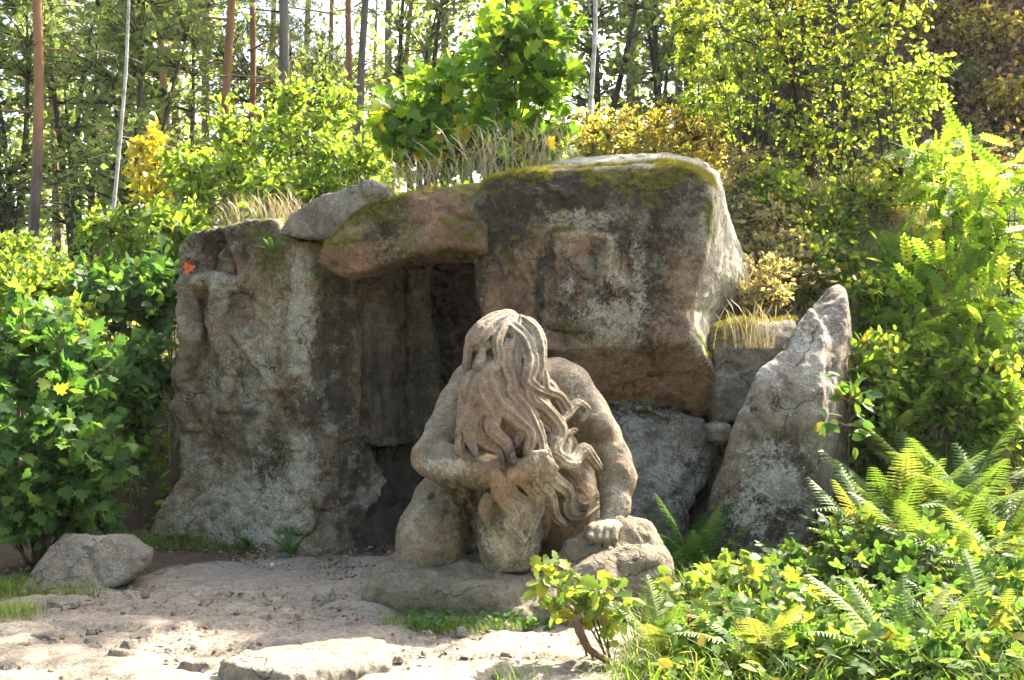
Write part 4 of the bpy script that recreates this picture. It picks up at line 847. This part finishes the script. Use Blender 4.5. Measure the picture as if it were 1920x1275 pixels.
for i, (px, Y, w, lab) in enumerate(ut):
    bl = [(px, 330, w, 130, Y, 1.4), (px - 30, 150, w, 130, Y + .5, 1.5), (px + 30, 20, w * .9, 110, Y, 1.5)]
    if px > 760: bl = [(px, 200, w, 140, Y, 1.4), (px + 20, 20, w, 140, Y, 1.5), (px - 20, -140, w, 120, Y, 1.5)]
    if px < 760 and i in (3, 4): bl = bl[:2]
    r = plant('broadleaf_tree', lab, 'tree', gbase(px, Y), bl, 5, 420, 8, 'small', .13, 'leaf_forest', None, 0, .09, 'bark', 'trees of the wood behind the rocks', 200 + i, twig_r=.008, shell=.4)
    for c in r.children: c.name = {'stem': 'trunk', 'foliage': 'crown'}.get(c.name.split('.')[0], c.name)
for i, (px, Y) in enumerate(((1560, 30), (1760, 32), (1950, 30), (1350, 30))):
    pine(px, Y, (0, 0), .16, ['tall pine crowning the slope behind the birch saplings', 'dark pine on top of the steep dark bank', 'pine on the bank top at the right edge', 'pine upslope behind the heath bushes'][i], 150 + i, 'bark', 14, 1.5, 200, ts=.3)

def far_wood():
    g = np.random.default_rng(44); LP = []; tr = []
    for i in range(30):
        x = -17 + 30 * (i + g.random()) / 30; y = 29 + 8 * g.random(); h = g.uniform(9, 15); z = tz(x, y); tr.append((np.array([(x, y, z - .3), (x, y, z + h * .5), (x + .2, y, z + h)]), [.13, .1, .03]))
        top = .62 if (-10 < x < -3 and i % 3) else 1.0
        n = 520; c = unit(g.normal(size=(n, 3))) * g.random((n, 1)) ** .5 * [1.6, 1.3, h * .48 * top] + [x, y, z + h * .5 * top]; LP.append(c)
    LP = np.concatenate(LP); n = len(LP)
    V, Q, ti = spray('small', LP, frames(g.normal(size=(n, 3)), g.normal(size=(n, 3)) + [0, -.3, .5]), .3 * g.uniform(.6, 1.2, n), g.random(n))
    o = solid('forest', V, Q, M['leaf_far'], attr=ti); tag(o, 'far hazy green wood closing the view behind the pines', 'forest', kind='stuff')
    V, Q = tubes(tr, 6); w = solid('trunk', V, Q, M['grey_bark'], o); w['kind'] = 'stuff'
far_wood()
# wood behind and left of the camera, unseen, added to block low sky light
def wood_behind():
    g = np.random.default_rng(33); LP = []; tr = []
    for i in range(46):
        if i < 32: x, y = -26 + 52 * (i + g.random()) / 32, -7.5 - 5 * g.random()
        else: x, y = -13 - 5 * g.random(), -8 + 17 * (i - 32 + g.random()) / 14
        h = g.uniform(9, 14); tr.append((np.array([(x, y, -.3), (x, y, h * .5), (x + .3, y, h)]), [.16, .12, .04]))
        n = 330; c = unit(g.normal(size=(n, 3))) * g.random((n, 1)) ** .45 * [2.3, 2.0, h * .45] + [x, y, h * .56]; LP.append(c)
    LP = np.concatenate(LP); n = len(LP)
    V, Q, ti = spray('small', LP, frames(g.normal(size=(n, 3)), g.normal(size=(n, 3)) + [0, 0, .6]), .62 * g.uniform(.6, 1.2, n), g.random(n))
    o = solid('forest', V, Q, M['leaf_forest'], attr=ti); tag(o, 'unseen surrounding wood facing the rocks across the clearing', 'forest', kind='stuff')
    V, Q = tubes(tr, 6); w = solid('trunk', V, Q, M['bark'], o); w['kind'] = 'stuff'
wood_behind()
# ------------------------------------------------------------------ bushes on the left
plant('sycamore_bush', 'big leafy sycamore bush with lobed leaves beside the path, left', 'bush', gbase(70, 9.0), [(90, 820, 135, 165, 8.9, .5), (50, 650, 110, 105, 9.1, .5), (185, 885, 95, 85, 8.8, .35), (0, 920, 90, 90, 8.6, .35), (140, 690, 90, 90, 9.2, .4), (50, 965, 95, 55, 8.7, .35), (165, 965, 70, 40, 8.75, .25)], 16, 600, 4, 'maple', .108, 'leaf_syc_j', 'leaf_syc', 300, .014, seed=1)
plant('elder_bush', 'dark green shaded bush between the sycamore bush and the carved boulder', 'bush', gbase(260, 10.2), [(230, 770, 70, 110, 10.1, .35), (280, 690, 50, 75, 10.4, .35)], 8, 200, 5, 'ovate', .12, 'leaf_syc_j', 'leaf_syc', 260, .012, seed=2)
plant('hazel_bush', 'rounded green bush with large oval leaves left of the carved boulder top', 'bush', gbase(250, 11.4), [(260, 570, 85, 75, 11.3, .5), (200, 540, 70, 60, 11.5, .4), (300, 520, 50, 60, 11.4, .4)], 8, 240, 5, 'ovate', .12, 'leaf_syc_j', 'leaf_syc', 250, .012, seed=3)
lefts = [(60, 560, 90, 85, 11.3, 'sunny yellow-green bush above the sycamore bush at the left edge'), (140, 540, 95, 70, 12.2, 'loose yellow-green bush below the stout pine'), (235, 460, 100, 70, 12.9, 'pale bush under the yellow rowan'),
    (390, 360, 90, 90, 13.0, 'pale green bush rising behind the carved boulder'), (480, 300, 100, 110, 13.8, 'taller green bush behind the carved boulder, under the two-tone pine'), (590, 250, 95, 120, 13.4, 'fresh green leafy sapling clump above the thin roof slab'), (665, 320, 80, 80, 12.6, 'low green bush left of the maple sapling'),
    (545, 370, 90, 60, 12.4, 'small-leaved bush just above the roof slab'), (0, 500, 70, 80, 12.8, 'green bush at the left edge in front of the stout pine'), (330, 440, 70, 60, 12.2, 'small bush at the shoulder of the carved boulder'), (120, 640, 70, 80, 10.6, 'green sapling behind the sycamore bush')]
for i, (px, py, rx, ry, Y, lab) in enumerate(lefts):
    plant('leafy_shrub', lab, 'bush', gbase(px, Y), [(px, py, rx, ry, Y, .55), (px - rx * .5, py - ry * .5, rx * .5, ry * .6, Y, .4), (px + rx * .5, py - ry * .4, rx * .5, ry * .7, Y + .2, .4)], 8, 260, 5, 'small', .085, 'leaf_light', None, 0, .012, 'twig', 'bushes behind and beside the rocks', 20 + i, twig_r=.003)
plant('rowan_sapling', 'yellow-leaved rowan sapling standing among the green bushes', 'sapling', gbase(285, 13.4), [(285, 330, 52, 70, 13.4, .35), (285, 265, 30, 40, 13.4, .25)], 4, 100, 5, 'small', .1, 'leaf_yellow', None, 0, .014, seed=40)
# ------------------------------------------------------------------ maple above the cave
plant('maple_sapling', 'bushy young maple with big green and yellow leaves above the cave', 'sapling', gbase(930, 11.7), [(830, 190, 115, 85, 11.6, .6), (960, 110, 120, 90, 11.7, .6), (900, 260, 160, 60, 11.3, .5), (1035, 150, 55, 95, 11.5, .4), (755, 225, 55, 60, 11.5, .4), (990, 45, 110, 50, 11.7, .5), (860, 290, 120, 40, 11.4, .4), (1010, 270, 70, 45, 11.4, .4), (740, 280, 50, 40, 11.4, .3)], 15, 560, 3, 'maple', .15, 'leaf_maple_j', 'leaf_maple', 300, .017, seed=50, droop=.4)
# ------------------------------------------------------------------ right-hand slope
for i, (px, py, rx, ry, Y, lab) in enumerate([(1120, 255, 80, 60, 12.8, 'orange-tinged heath bush right behind the maple sapling'), (1215, 245, 85, 65, 13.0, 'rusty yellow heath bush behind the crest boulder top'), (1300, 265, 80, 75, 12.6, 'golden heath bush at the right shoulder of the crest boulder'), (1400, 330, 80, 70, 12.0, 'olive heath bush below the birch saplings'), (1440, 420, 80, 60, 11.2, 'dry yellow heath bush on the bank above the standing slab'), (1500, 480, 80, 55, 10.7, 'straw-coloured heath bush straight above the tip of the standing slab'), (1430, 520, 60, 50, 10.3, 'withered heath bush beside the sunlit flank of the crest boulder')]):
    plant('heath_shrub', lab, 'bush', gbase(px, Y), [(px, py, rx, ry, Y, .5), (px, py + ry * .7, rx, ry * .7, Y - .2, .5)], 14, 300, 6, 'small', .05, 'heath' if i < 3 else 'heath_dry', None, 0, .006, 'twig', 'heath bushes on the bank', 60 + i, twig_r=.003, droop=0)
for i, (bx, Y, bl, lab) in enumerate([(1400, 12.2, [(1390, 150, 110, 130, 12.2, .6), (1440, 40, 110, 90, 12.4, .6)], 'leftmost yellow-green birch sapling on the bank'), (1560, 12.4, [(1560, 90, 130, 150, 12.4, .7), (1530, 260, 110, 90, 12.2, .6), (1570, -80, 110, 100, 12.4, .6)], 'tallest birch sapling in the middle of the bank'),
        (1670, 12.0, [(1680, 160, 110, 130, 12.0, .6), (1730, 150, 70, 60, 11.8, .4), (1660, 10, 110, 90, 12.3, .6)], 'birch sapling next to the dark bank'), (1600, 11.3, [(1600, 370, 130, 110, 11.3, .6), (1500, 390, 110, 90, 11.5, .6), (1690, 330, 80, 80, 11.2, .5), (1560, 440, 110, 60, 11.0, .5)], 'low spreading birch sapling above the standing slab'), (1350, 12.9, [(1310, 60, 70, 110, 13.0, .4), (1330, 190, 60, 60, 12.9, .4)], 'thin birch sapling behind the heath bushes')]):
    plant('birch_sapling', lab, 'sapling', gbase(bx, Y), bl, 7, 620 if i == 3 else 400, 6, 'ovate', .06, 'leaf_birch', 'leaf_birch_o', 200, .016, 'bark', 'birch saplings on the bank', 70 + i, twig_r=.003, droop=.35, shell=.5)
plant('birch_tree', 'slender birch tree whose trunk rises out of the picture amid the birch saplings', 'tree', gbase(1556, 12.5), [(1470, -440, 270, 220, 12.4, 1.4), (1440, -250, 170, 120, 12.4, 1.0), (1770, -370, 180, 170, 12.2, .9)], 6, 640, 7, 'ovate', .11, 'leaf_birch', None, 0, .04, 'bark', None, 77, twig_r=.005, droop=.35)  # crown is out of view, added and shaped to shade path and statue
for i, (bx, Y, bl, lab) in enumerate([(1790, 10.9, [(1790, 370, 80, 70, 10.8, .5), (1760, 290, 50, 40, 10.9, .3)], 'locust sapling with feathery leaves in front of the dark bank'), (1720, 10.4, [(1730, 510, 85, 80, 10.4, .5)], 'locust sapling right of the low birch sapling'), (1870, 10.1, [(1870, 450, 75, 110, 10.1, .5), (1900, 330, 50, 50, 10.2, .3)], 'tall locust sapling at the right edge'), (1830, 9.8, [(1820, 600, 100, 60, 9.8, .5)], 'low locust sapling above the ferns')]):
    plant('locust_sapling', lab, 'sapling', gbase(bx, Y), bl, 6, 66, 2, 'pinnate', .29, 'leaf_ground', 'leaf_locust', 200, .012, 'twig', 'locust saplings at the right', 80 + i, twig_r=.004, droop=.2, up=1.2)
for i, (px, py, rx, ry, Y, lab) in enumerate([(1640, 560, 80, 70, 10.2, 'leafy shrub right of the standing slab top'), (1540, 490, 85, 60, 10.7, 'yellow-green shrub between the standing slab tip and the low birch sapling'), (1450, 350, 80, 60, 11.7, 'yellow-green shrub under the leftmost birch sapling'), (1700, 680, 90, 70, 9.6, 'leafy shrub on the bank above the ferns'), (1850, 710, 90, 70, 9.3, 'yellow-green shrub at the right edge above the ferns'), (1640, 690, 50, 80, 9.4, 'shrub clinging to the sunny side of the standing slab')]):
    plant('bank_shrub', lab, 'bush', gbase(px, Y), [(px, py, rx, ry, Y, .45), (px, py + ry, rx, ry, Y - .1, .4)], 9, 260, 5, 'ovate', .075, 'leaf_light', None, 0, .008, 'twig', 'bushes on the bank', 90 + i, twig_r=.003)

def fern(px, py, Y, n, ln, label, seed, mat='fern', group='ferns at the right of the rocks', z=None):
    g = random.Random(seed); b = P(px, py, Y); b[2] = tz(b[0], Y) if z is None else z
    root = empty('fern', b, label, 'fern', group)
    for i in range(n):
        a = i / n * 6.283 + g.uniform(-.3, .3); e = g.uniform(.95, 1.4); d = np.array([math.cos(a) * math.cos(e), math.sin(a) * math.cos(e), math.sin(e)]); nn = np.array([-math.cos(a) * math.sin(e), -math.sin(a) * math.sin(e), math.cos(e)])
        place('frond', leaf_mesh('frond%d' % g.randrange(3), mat), root, b, frames(d[None], nn[None])[0], ln * g.uniform(.75, 1.15))
ferns = [(1655, 7.9, .9, 'tall pale fern at the right foot of the standing slab'), (1690, 8.4, 1.1, 'large fern second from the standing slab'), (1790, 8.7, 1.1, 'large fern in the middle of the fern bed'), (1880, 8.2, 1.15, 'large yellowish fern at the right edge of the fern bed'), (1760, 7.6, .9, 'fern in front of the fern bed above the brambles'), (1900, 7.2, .95, 'near fern at the right picture edge'), (1660, 9.3, .9, 'fern behind the standing slab'), (1840, 9.4, .95, 'fern at the back of the fern bed below the shrubs')]
for i, (px, Y, ln, lab) in enumerate(ferns): fern(px, 900, Y, 15, ln * .85, lab, 300 + i)
for i, (px, Y, ln, lab) in enumerate([(1262, 8.55, .55, 'small dark fern in the gap between the statue and the standing slab'), (1305, 8.4, .6, 'dark fern at the left foot of the standing slab'), (1235, 8.3, .45, 'little dark fern right behind the statue base')]): fern(px, 1000, Y, 10, ln, lab, 320 + i, 'fern_dark', 'dark ferns behind the statue')
for i, (px, Y, ln, lab) in enumerate([(1245, 6.25, .5, 'fern in front of the statue rock, beside the oak sapling'), (1430, 6.0, .55, 'yellow-green fern among the near brambles'), (1690, 5.8, .6, 'fern at the lower right among brambles'), (1860, 6.2, .6, 'fern at the lower right picture edge')]): fern(px, 1200, Y, 9, ln, lab, 330 + i)

def bramble(px, Y, h, w, label, seed, n=110):
    b = gbase(px, Y); pz = 637.5 - (b[2] + h * .55 - EYE) / Y * F_PX
    plant('bramble', label, 'bramble', b, [(px, pz, w * F_PX / Y, h * .5 * F_PX / Y, Y, w * .8)], 7, n, 2, 'trifoliate', .095, 'leaf_ground', 'leaf_bramble', 150, .006, 'twig', 'brambles at the lower right', seed, twig_r=.003, droop=.1, up=1.0)
for i, (px, Y, h, w, lab) in enumerate([(1370, 7.9, .2, .25, 'bramble at the foot of the standing slab, left'), (1480, 7.9, .28, .3, 'bramble at the foot of the standing slab, middle'), (1600, 7.6, .5, .3, 'dark bramble below the tall pale fern'), (1700, 7.2, .5, .4, 'shaded bramble below the fern bed'), (1830, 6.9, .5, .4, 'bramble near the right edge below the ferns'),
        (1330, 6.9, .3, .3, 'bramble right of the oak sapling'), (1450, 6.8, .4, .35, 'sunny bramble in the middle of the lower right'), (1580, 6.5, .4, .35, 'bright bramble, third along the front of the thicket'), (1720, 6.3, .4, .35, 'bright bramble, fourth along the front of the thicket'), (1850, 6.0, .4, .35, 'bramble in the lower right corner'), (1360, 6.2, .3, .28, 'low bramble at the bottom edge, beside the near fern'), (1520, 5.95, .3, .3, 'low bramble at the bottom edge, middle of the thicket'), (1650, 5.75, .3, .3, 'low bramble at the bottom edge, right of the middle'), (1780, 5.7, .3, .3, 'low bramble at the bottom edge near the corner')]): bramble(px, Y, h, w, lab, 400 + i)
b = gbase(1590, 8.55); plant('climbing_bramble', 'upright leafy bramble climbing the sunny edge of the standing slab', 'bramble', b, [(1590, 800, 40, 90, 8.5, .15), (1600, 720, 35, 40, 8.5, .12)], 3, 14, 3, 'ovate', .11, 'leaf_ground', 'leaf_bramble', 180, .006, seed=430)

# oak saplings in front
plant('oak_sapling', 'small oak sapling with pale lobed leaves before the statue rock', 'sapling', gbase(1125, 6.35), [(1040, 1085, 35, 30, 6.35, .1), (1075, 1120, 60, 40, 6.35, .14), (1140, 1130, 55, 35, 6.3, .12), (1060, 1070, 25, 22, 6.3, .08)], 6, 34, 4, 'oak', .11, 'leaf_ground', 'leaf_oak', 300, .008, seed=440)
plant('oak_sapling', 'second oak sapling with bright leaves right of the statue rock', 'sapling', gbase(1330, 6.7), [(1270, 1090, 45, 30, 6.7, .12), (1390, 1060, 55, 28, 6.7, .12), (1340, 1110, 60, 35, 6.6, .15), (1300, 1130, 50, 30, 6.6, .12)], 6, 36, 4, 'oak', .11, 'leaf_ground', 'leaf_oak', 300, .008, seed=441)
pts = catmull([P(1078, 1160, 6.25), P(1090, 1190, 6.2), P(1105, 1218, 6.2), P(1135, 1238, 6.25), P(1150, 1262, 6.28)], 4)
V, Q = tubes([(pts, np.interp(np.linspace(0, 1, len(pts)), [0, .1, .6, 1], [.019, .024, .018, .012]))], 8); V = V + vnormals(V, Q) * (.004 * fbm(V * 40, 2, 5))[:, None]
n0 = len(V); V = np.concatenate([V, [pts[0] + [-.004, 0, .012]]]); cap = np.array([(n0, (i + 1) % 8, i) for i in range(8)])
o = solid('broken_branch', V, [Q, cap], bark_mat('branch', (.22, .13, .08), (.12, .07, .045)), base=pts[-1]); tag(o, 'broken brown branch stub sticking up under the oak sapling', 'branch')

def ground_at(px, py, y0=9.0, y1=34):
    Y = np.arange(y0, y1, .1); x = (px - 960) / F_PX * Y; z = EYE - (py - 637.5) / F_PX * Y; k = np.nonzero(terrain(x, Y) > z)[0]
    return np.array([x[k[0]], Y[k[0]], z[k[0]]]) if len(k) else None
for i, (px, py, rx, ry, lab) in enumerate([(1850, 60, 90, 50, 'brown heath bush high on the dark bank'), (1790, 150, 70, 45, 'dark heath bush halfway up the dark bank'), (1890, 190, 70, 50, 'dark heath bush on the bank at the right edge'), (1830, 290, 80, 35, 'low dull bush at the foot of the dark bank'), (1760, 40, 60, 50, 'dull bush high on the dark bank behind the birch saplings')]):
    b = ground_at(px, py)
    if b is not None: plant('heath_shrub', lab, 'bush', b, [(px, py, rx, ry, b[1] - .2, .5)], 14, 260, 6, 'small', .075, 'leaf_forest' if i % 2 else 'heath', None, 0, .008, 'twig', 'bushes on the dark bank', 640 + i, twig_r=.006, droop=0)
# ------------------------------------------------------------------ undergrowth, grass, moss, litter
def scatter(name, n, xr, yr, keep, tmpl, size, hgt, mat, label, seed, cat=None):
    g = np.random.default_rng(seed); x = g.uniform(*xr, n); y = g.uniform(*yr, n); k = keep(x, y, g.random(n)); x, y = x[k], y[k]; n = len(x)
    z = terrain(x, y) + hgt * g.random(n) ** 1.3; pos = np.stack([x, y, z], 1); d = g.normal(size=(n, 3)); d[:, 2] = d[:, 2] * .4; nn = g.normal(size=(n, 3)) * .45 + [0, -.1, 1]
    if tmpl in ('blade', 'stalk'): d = g.normal(size=(n, 3)) * [1, 1, .0]; nn = g.normal(size=(n, 3)) * .22 + [0, 0, 1]; pos[:, 2] = terrain(x, y) - .01
    V, Q, ti = spray(tmpl, pos, frames(d, nn), size * g.uniform(.6, 1.25, n), np.clip(g.normal(.45, .25, n), 0, 1)); o = solid(name, V, Q, M[mat], attr=ti); tag(o, label, cat, kind='stuff'); return o
rightside = lambda x, y, r: (x > .75 + .2 * (y - 6)) & ((y < 8.3) | (x > 2.15)) & (x < .50 * y + .3)
scatter('undergrowth', 15000, (.6, 7), (5.2, 12.5), rightside, 'ovate', .075, .32, 'leaf_ground', 'mixed leafy undergrowth covering the bank at the right', 1, 'undergrowth')
scatter('grass', 26000, (.3, 7), (5.2, 12.5), lambda x, y, r: rightside(x + .25, y, r) & (r < .8), 'blade', .3, .0, 'grass', 'long green grass between the brambles and ferns at the right', 2, 'grass')
hill = lambda x, y, r: ((y > 11.0) & (x > -2.8)) | ((x < -2.9) & (y > 10.3))
scatter('hill_undergrowth', 34000, (-9, 11), (10.3, 24), lambda x, y, r: hill(x, y, r) & (x < .46 * y + 1) & (x > -.46 * y - 1), 'ovate', .11, .4, 'leaf_ground', 'leafy undergrowth on the wooded slope behind the rocks', 3, 'undergrowth')
scatter('dry_bank_grass', 22000, (1.6, 3.8), (9.2, 12.6), lambda x, y, r: (x > 1.75 + .25 * (y < 9.7)) & (y > 9.3), 'stalk', .36, 0, 'dry_grass', 'dry straw-coloured grass on the bank behind the standing slab', 4, 'grass')
gp = [(EYE * F_PX / (py - 637.5), px, rx, ry) for px, py, rx, ry in [(250, 1030, .35, .22), (330, 1022, .3, .12), (215, 1085, .16, .2), (30, 1105, .28, .28), (20, 1150, .22, .2), (130, 1115, .3, .08), (420, 1030, .35, .1)]]
def near_patch(x, y, r): return np.any([(((x - (px - 960) / F_PX * Yc) / rx) ** 2 + ((y - Yc) / ry) ** 2 < .35 + .75 * r) for Yc, px, rx, ry in gp], axis=0)
scatter('hill_dry_grass', 9000, (-3.2, 1.7), (10.9, 12.4), lambda x, y, r: (y > 11.35) & (r < .9), 'stalk', .42, 0, 'dry_grass', 'straw-coloured grass fringe growing behind the rock tops', 14, 'grass')
scatter('path_grass', 30000, (-4.2, -1.6), (6.8, 10.4), near_patch, 'blade', .13, 0, 'grass', 'short grass along the shaded edge of the path at the left', 5, 'grass')
scatter('statue_grass', 2600, (-.75, .35), (6.9, 7.45), lambda x, y, r: (np.abs(y - 7.12 - .05 * np.sin(x * 7)) < .14), 'blade', .10, 0, 'grass', 'short green grass along the foot of the statue base', 6, 'grass')
scatter('statue_weeds', 420, (-.6, .25), (7.0, 7.3), lambda x, y, r: r < .9, 'ovate', .045, .08, 'leaf_syc_j', 'tiny leafy weeds along the foot of the statue base', 7, 'weeds')
scatter('front_grass', 1800, (-.3, 1.2), (5.6, 6.7), lambda x, y, r: (np.abs(x - .05) < .14) & (np.abs(y - 6.0) < .1) | ((x > .35 + (y - 5.7) * .25) & (r < .9)), 'blade', .13, 0, 'grass', 'tufted grass at the sunny front edge of the path', 8, 'grass')
scatter('leaf_litter', 9000, (-3.6, 1.0), (5.7, 10.2), lambda x, y, r: (r < .2 + .8 * sstep(7.8, 9.4, y)) , 'small', .035, .012, 'litter', 'brown fallen leaves and crumbs strewn over the dirt', 9, 'leaf litter')

def bank_scrub():
    g = np.random.default_rng(12); pts = [ground_at(g.uniform(1700, 1925), g.uniform(-20, 420), 13, 26) for _ in range(700)]
    pts = np.array([p for p in pts if p is not None]); pts = np.repeat(pts, 14, 0); n = len(pts); pts = pts + g.normal(size=(n, 3)) * [.24, .16, .2] + [0, -.1, .05]
    V, Q, ti = spray('small', pts, frames(g.normal(size=(n, 3)), g.normal(size=(n, 3)) + [0, -.4, .6]), .09 * g.uniform(.5, 1.2, n), g.random(n))
    tag(solid('bank_undergrowth', V, Q, M['litter'], attr=ti), 'dead leaves and withered scrub on the dark bank', 'undergrowth', kind='stuff')
bank_scrub()
T['shard'] = (np.array([(.5, .1, 0), (.1, .45, .02), (-.45, .2, 0), (-.3, -.4, 0), (.3, -.38, .02), (.25, .1, .24), (-.2, .15, .28), (-.1, -.2, .22)]), np.array([(0, 1, 5), (1, 6, 5), (1, 2, 6), (2, 7, 6), (2, 3, 7), (3, 4, 7), (4, 5, 7), (4, 0, 5), (5, 6, 7)]))
def gravel():
    g = np.random.default_rng(5); n = 5200; x = g.uniform(-3.7, 1.0, n); y = 5.6 + 4.2 * g.random(n) ** 1.15; k = (fbm(np.stack([x * 2, y * 2, x * 0], 1), 3, 9) > -.12) & ~((np.abs(x) < .95) & (y > 7.25)); x, y = x[k], y[k]; n = len(x)
    d = g.normal(size=(n, 3)) * [1, 1, .15]; nn = g.normal(size=(n, 3)) * .22 + [0, 0, 1]
    V, Q, ti = spray('shard', np.stack([x, y, terrain(x, y) + .006], 1), frames(d, nn), .011 + .045 * g.random(n) ** 5, g.random(n))
    tag(solid('gravel', V, Q, M['stone'], smooth=False), 'small stone chips strewn over the trodden dirt', 'gravel', kind='stuff')
gravel()
def tuft(px, py, Y, n, ln, mat, label, seed, name='grass_tuft', group='dry grass tufts on the rocks', sp=.12):
    g = np.random.default_rng(seed); b = P(px, py, Y); pos = b + g.normal(size=(n, 3)) * [sp, sp * .7, .0]; pos[:, 2] -= .05
    d = g.normal(size=(n, 3)) * [1, 1, 0]; nn = g.normal(size=(n, 3)) * .3 + [0, 0, 1]
    V, Q, ti = spray('stalk', pos, frames(d, nn), 1.15 * ln * g.uniform(.5, 1.2, n), g.random(n)); V = b + (V - b)
    o = solid(name, V, Q, M[mat], base=b, attr=ti); tag(o, label, 'grass', group)
for i, (px, py, Y, n, ln, lab) in enumerate([(530, 418, 10.2, 90, .3, 'dry grass tuft between the carved boulder and the roof slab'), (765, 362, 9.9, 90, .33, 'dry grass tuft on the left half of the mossy lintel'), (820, 352, 9.9, 60, .22, 'short dry grass tuft on the middle of the mossy lintel'), (905, 335, 10.0, 100, .42, 'tall dry grass tuft where lintel and crest boulder meet'), (1000, 318, 10.3, 80, .4, 'tall dry grass tuft at the back of the crest boulder top'), (1040, 315, 10.5, 40, .3, 'small dry grass tuft behind the crest boulder moss'), (690, 375, 9.9, 50, .25, 'dry grass tuft behind the roof slab'), (1420, 640, 9.15, 90, .3, 'dry grass hanging over the mossy wedged block'), (1390, 560, 9.9, 70, .3, 'dry grass tuft beside the sunlit edge of the crest boulder')]): tuft(px, py, Y, n, ln, 'dry_grass', lab, 500 + i)
for i, (px, Y, ln, lab) in enumerate([(470, 9.75, .2, 'small green sprig at the middle of the carved boulder foot'), (545, 9.35, .26, 'green sprig at the right foot of the carved boulder'), (330, 10.1, .2, 'small green sprig at the left foot of the carved boulder')]):
    fern(px, 1000, Y, 8, ln, lab, 340 + i, 'fern_dark', 'sprigs at the foot of the carved boulder')
fern(512, 475, 9.42, 9, .16, 'small green fern growing near the top of the carved boulder', 350, 'fern_dark', z=P(512, 478, 9.5)[2]); fern(598, 520, 9.4, 7, .14, 'tiny fern under the left end of the lintel', 351, 'fern_dark', z=P(598, 525, 9.4)[2])

def moss_on(rock, n, seed, zmin, ymax):
    me = rock.data; nv = len(me.vertices); co = np.zeros(nv * 3, np.float32); me.vertices.foreach_get('co', co); V = co.reshape(-1, 3) + np.array(rock.location)
    no = np.zeros(nv * 3, np.float32); me.vertices.foreach_get('normal', no); N = no.reshape(-1, 3)
    m = (N[:, 2] > zmin) & (V[:, 1] < ymax) & (fbm(V * 2.3, 3, seed) > -.12); idx = np.nonzero(m)[0]
    if not len(idx): return
    g = np.random.default_rng(seed); i = g.choice(idx, n); p = V[i] + g.normal(size=(n, 3)) * .008; 
    W, Q, ti = spray('tuft', p, frames(g.normal(size=(n, 3)) * [1, 1, .2], N[i] + g.normal(size=(n, 3)) * .3), .02 * g.uniform(.6, 1.5, n), np.clip(g.normal(.5, .25, n), 0, 1))
    o = solid('moss', W, Q, M['moss'], rock, attr=ti); o['kind'] = 'stuff'
moss_on(bpy.data.objects['crest_boulder'], 9000, 1, .45, 9.45); moss_on(bpy.data.objects['lintel_boulder'], 6000, 2, .35, 9.8); moss_on(bpy.data.objects['wedged_block'], 2500, 3, .5, 9.9); moss_on(bpy.data.objects['carved_boulder'], 1500, 4, .6, 10.2)

# ------------------------------------------------------------------ thin summer haze in the wood
hz = NT('haze'); hv = hz.n('ShaderNodeVolumePrincipled', {'Color': (.93, .96, 1, 1), 'Density': .0004, 'Anisotropy': .2})
hz.t.links.new(hv.outputs[0], hz.out.inputs['Volume'])
hx = np.array([(x, y, z) for x in (-75, 75) for y in (-24, 114) for z in (-2, 32)], float)
o = solid('haze', hx, np.array([(0, 1, 3, 2), (4, 6, 7, 5), (0, 4, 5, 1), (2, 3, 7, 6), (0, 2, 6, 4), (1, 5, 7, 3)]), hz.m, smooth=False); tag(o, 'thin pale haze hanging between the trees', 'haze', kind='stuff')

# orange waymark dab on the carved boulder
def paint_mark():
    from mathutils.bvhtree import BVHTree
    rock = bpy.data.objects['carved_boulder']; me = rock.data; nv = len(me.vertices); co = np.zeros(nv * 3, np.float32); me.vertices.foreach_get('co', co); V = co.reshape(-1, 3) + np.array(rock.location)
    bv = BVHTree.FromPolygons([tuple(v) for v in V], [tuple(p.vertices) for p in me.polygons]); W = []; c = P(354, 503, 10.2)
    for j in range(16):
        for i in range(24):
            a = i / 24 * 6.283; r = (.01 + .038 * j / 15) * (1 + .3 * math.sin(a * 3 + 1) * j / 15 + .2 * math.sin(a * 7)); q = Vector((c[0] + r * math.cos(a), 8.0, c[2] + r * math.sin(a) * .9))
            h = bv.ray_cast(q, Vector((0, 1, 0))); W.append(tuple(h[0] + Vector((0, -.003, 0))) if h[0] else tuple(c))
    I = np.arange(16 * 24).reshape(16, 24); J = np.roll(I, -1, 1); Q = np.stack([I[:-1].ravel(), J[:-1].ravel(), J[1:].ravel(), I[1:].ravel()], 1)
    t = NT('orange_paint'); col = t.mix(t.noise(t.pos(), 40, 4), (.75, .12, .02), (.55, .1, .03)); m = t.finish(t.n('ShaderNodeBsdfPrincipled', {'Base Color': col, 'Roughness': .7}).outputs[0])
    W = np.array(W); Q = np.concatenate([Q, np.stack([I[0, 0] + 0 * I[0, 1:-1], I[0, 1:-1], I[0, 2:], I[0, 2:]], 1)[:0]])
    o = solid('paint_mark', W, [Q, I[0][None]], m, rock); o['label'] = 'orange paint dab'
paint_mark()
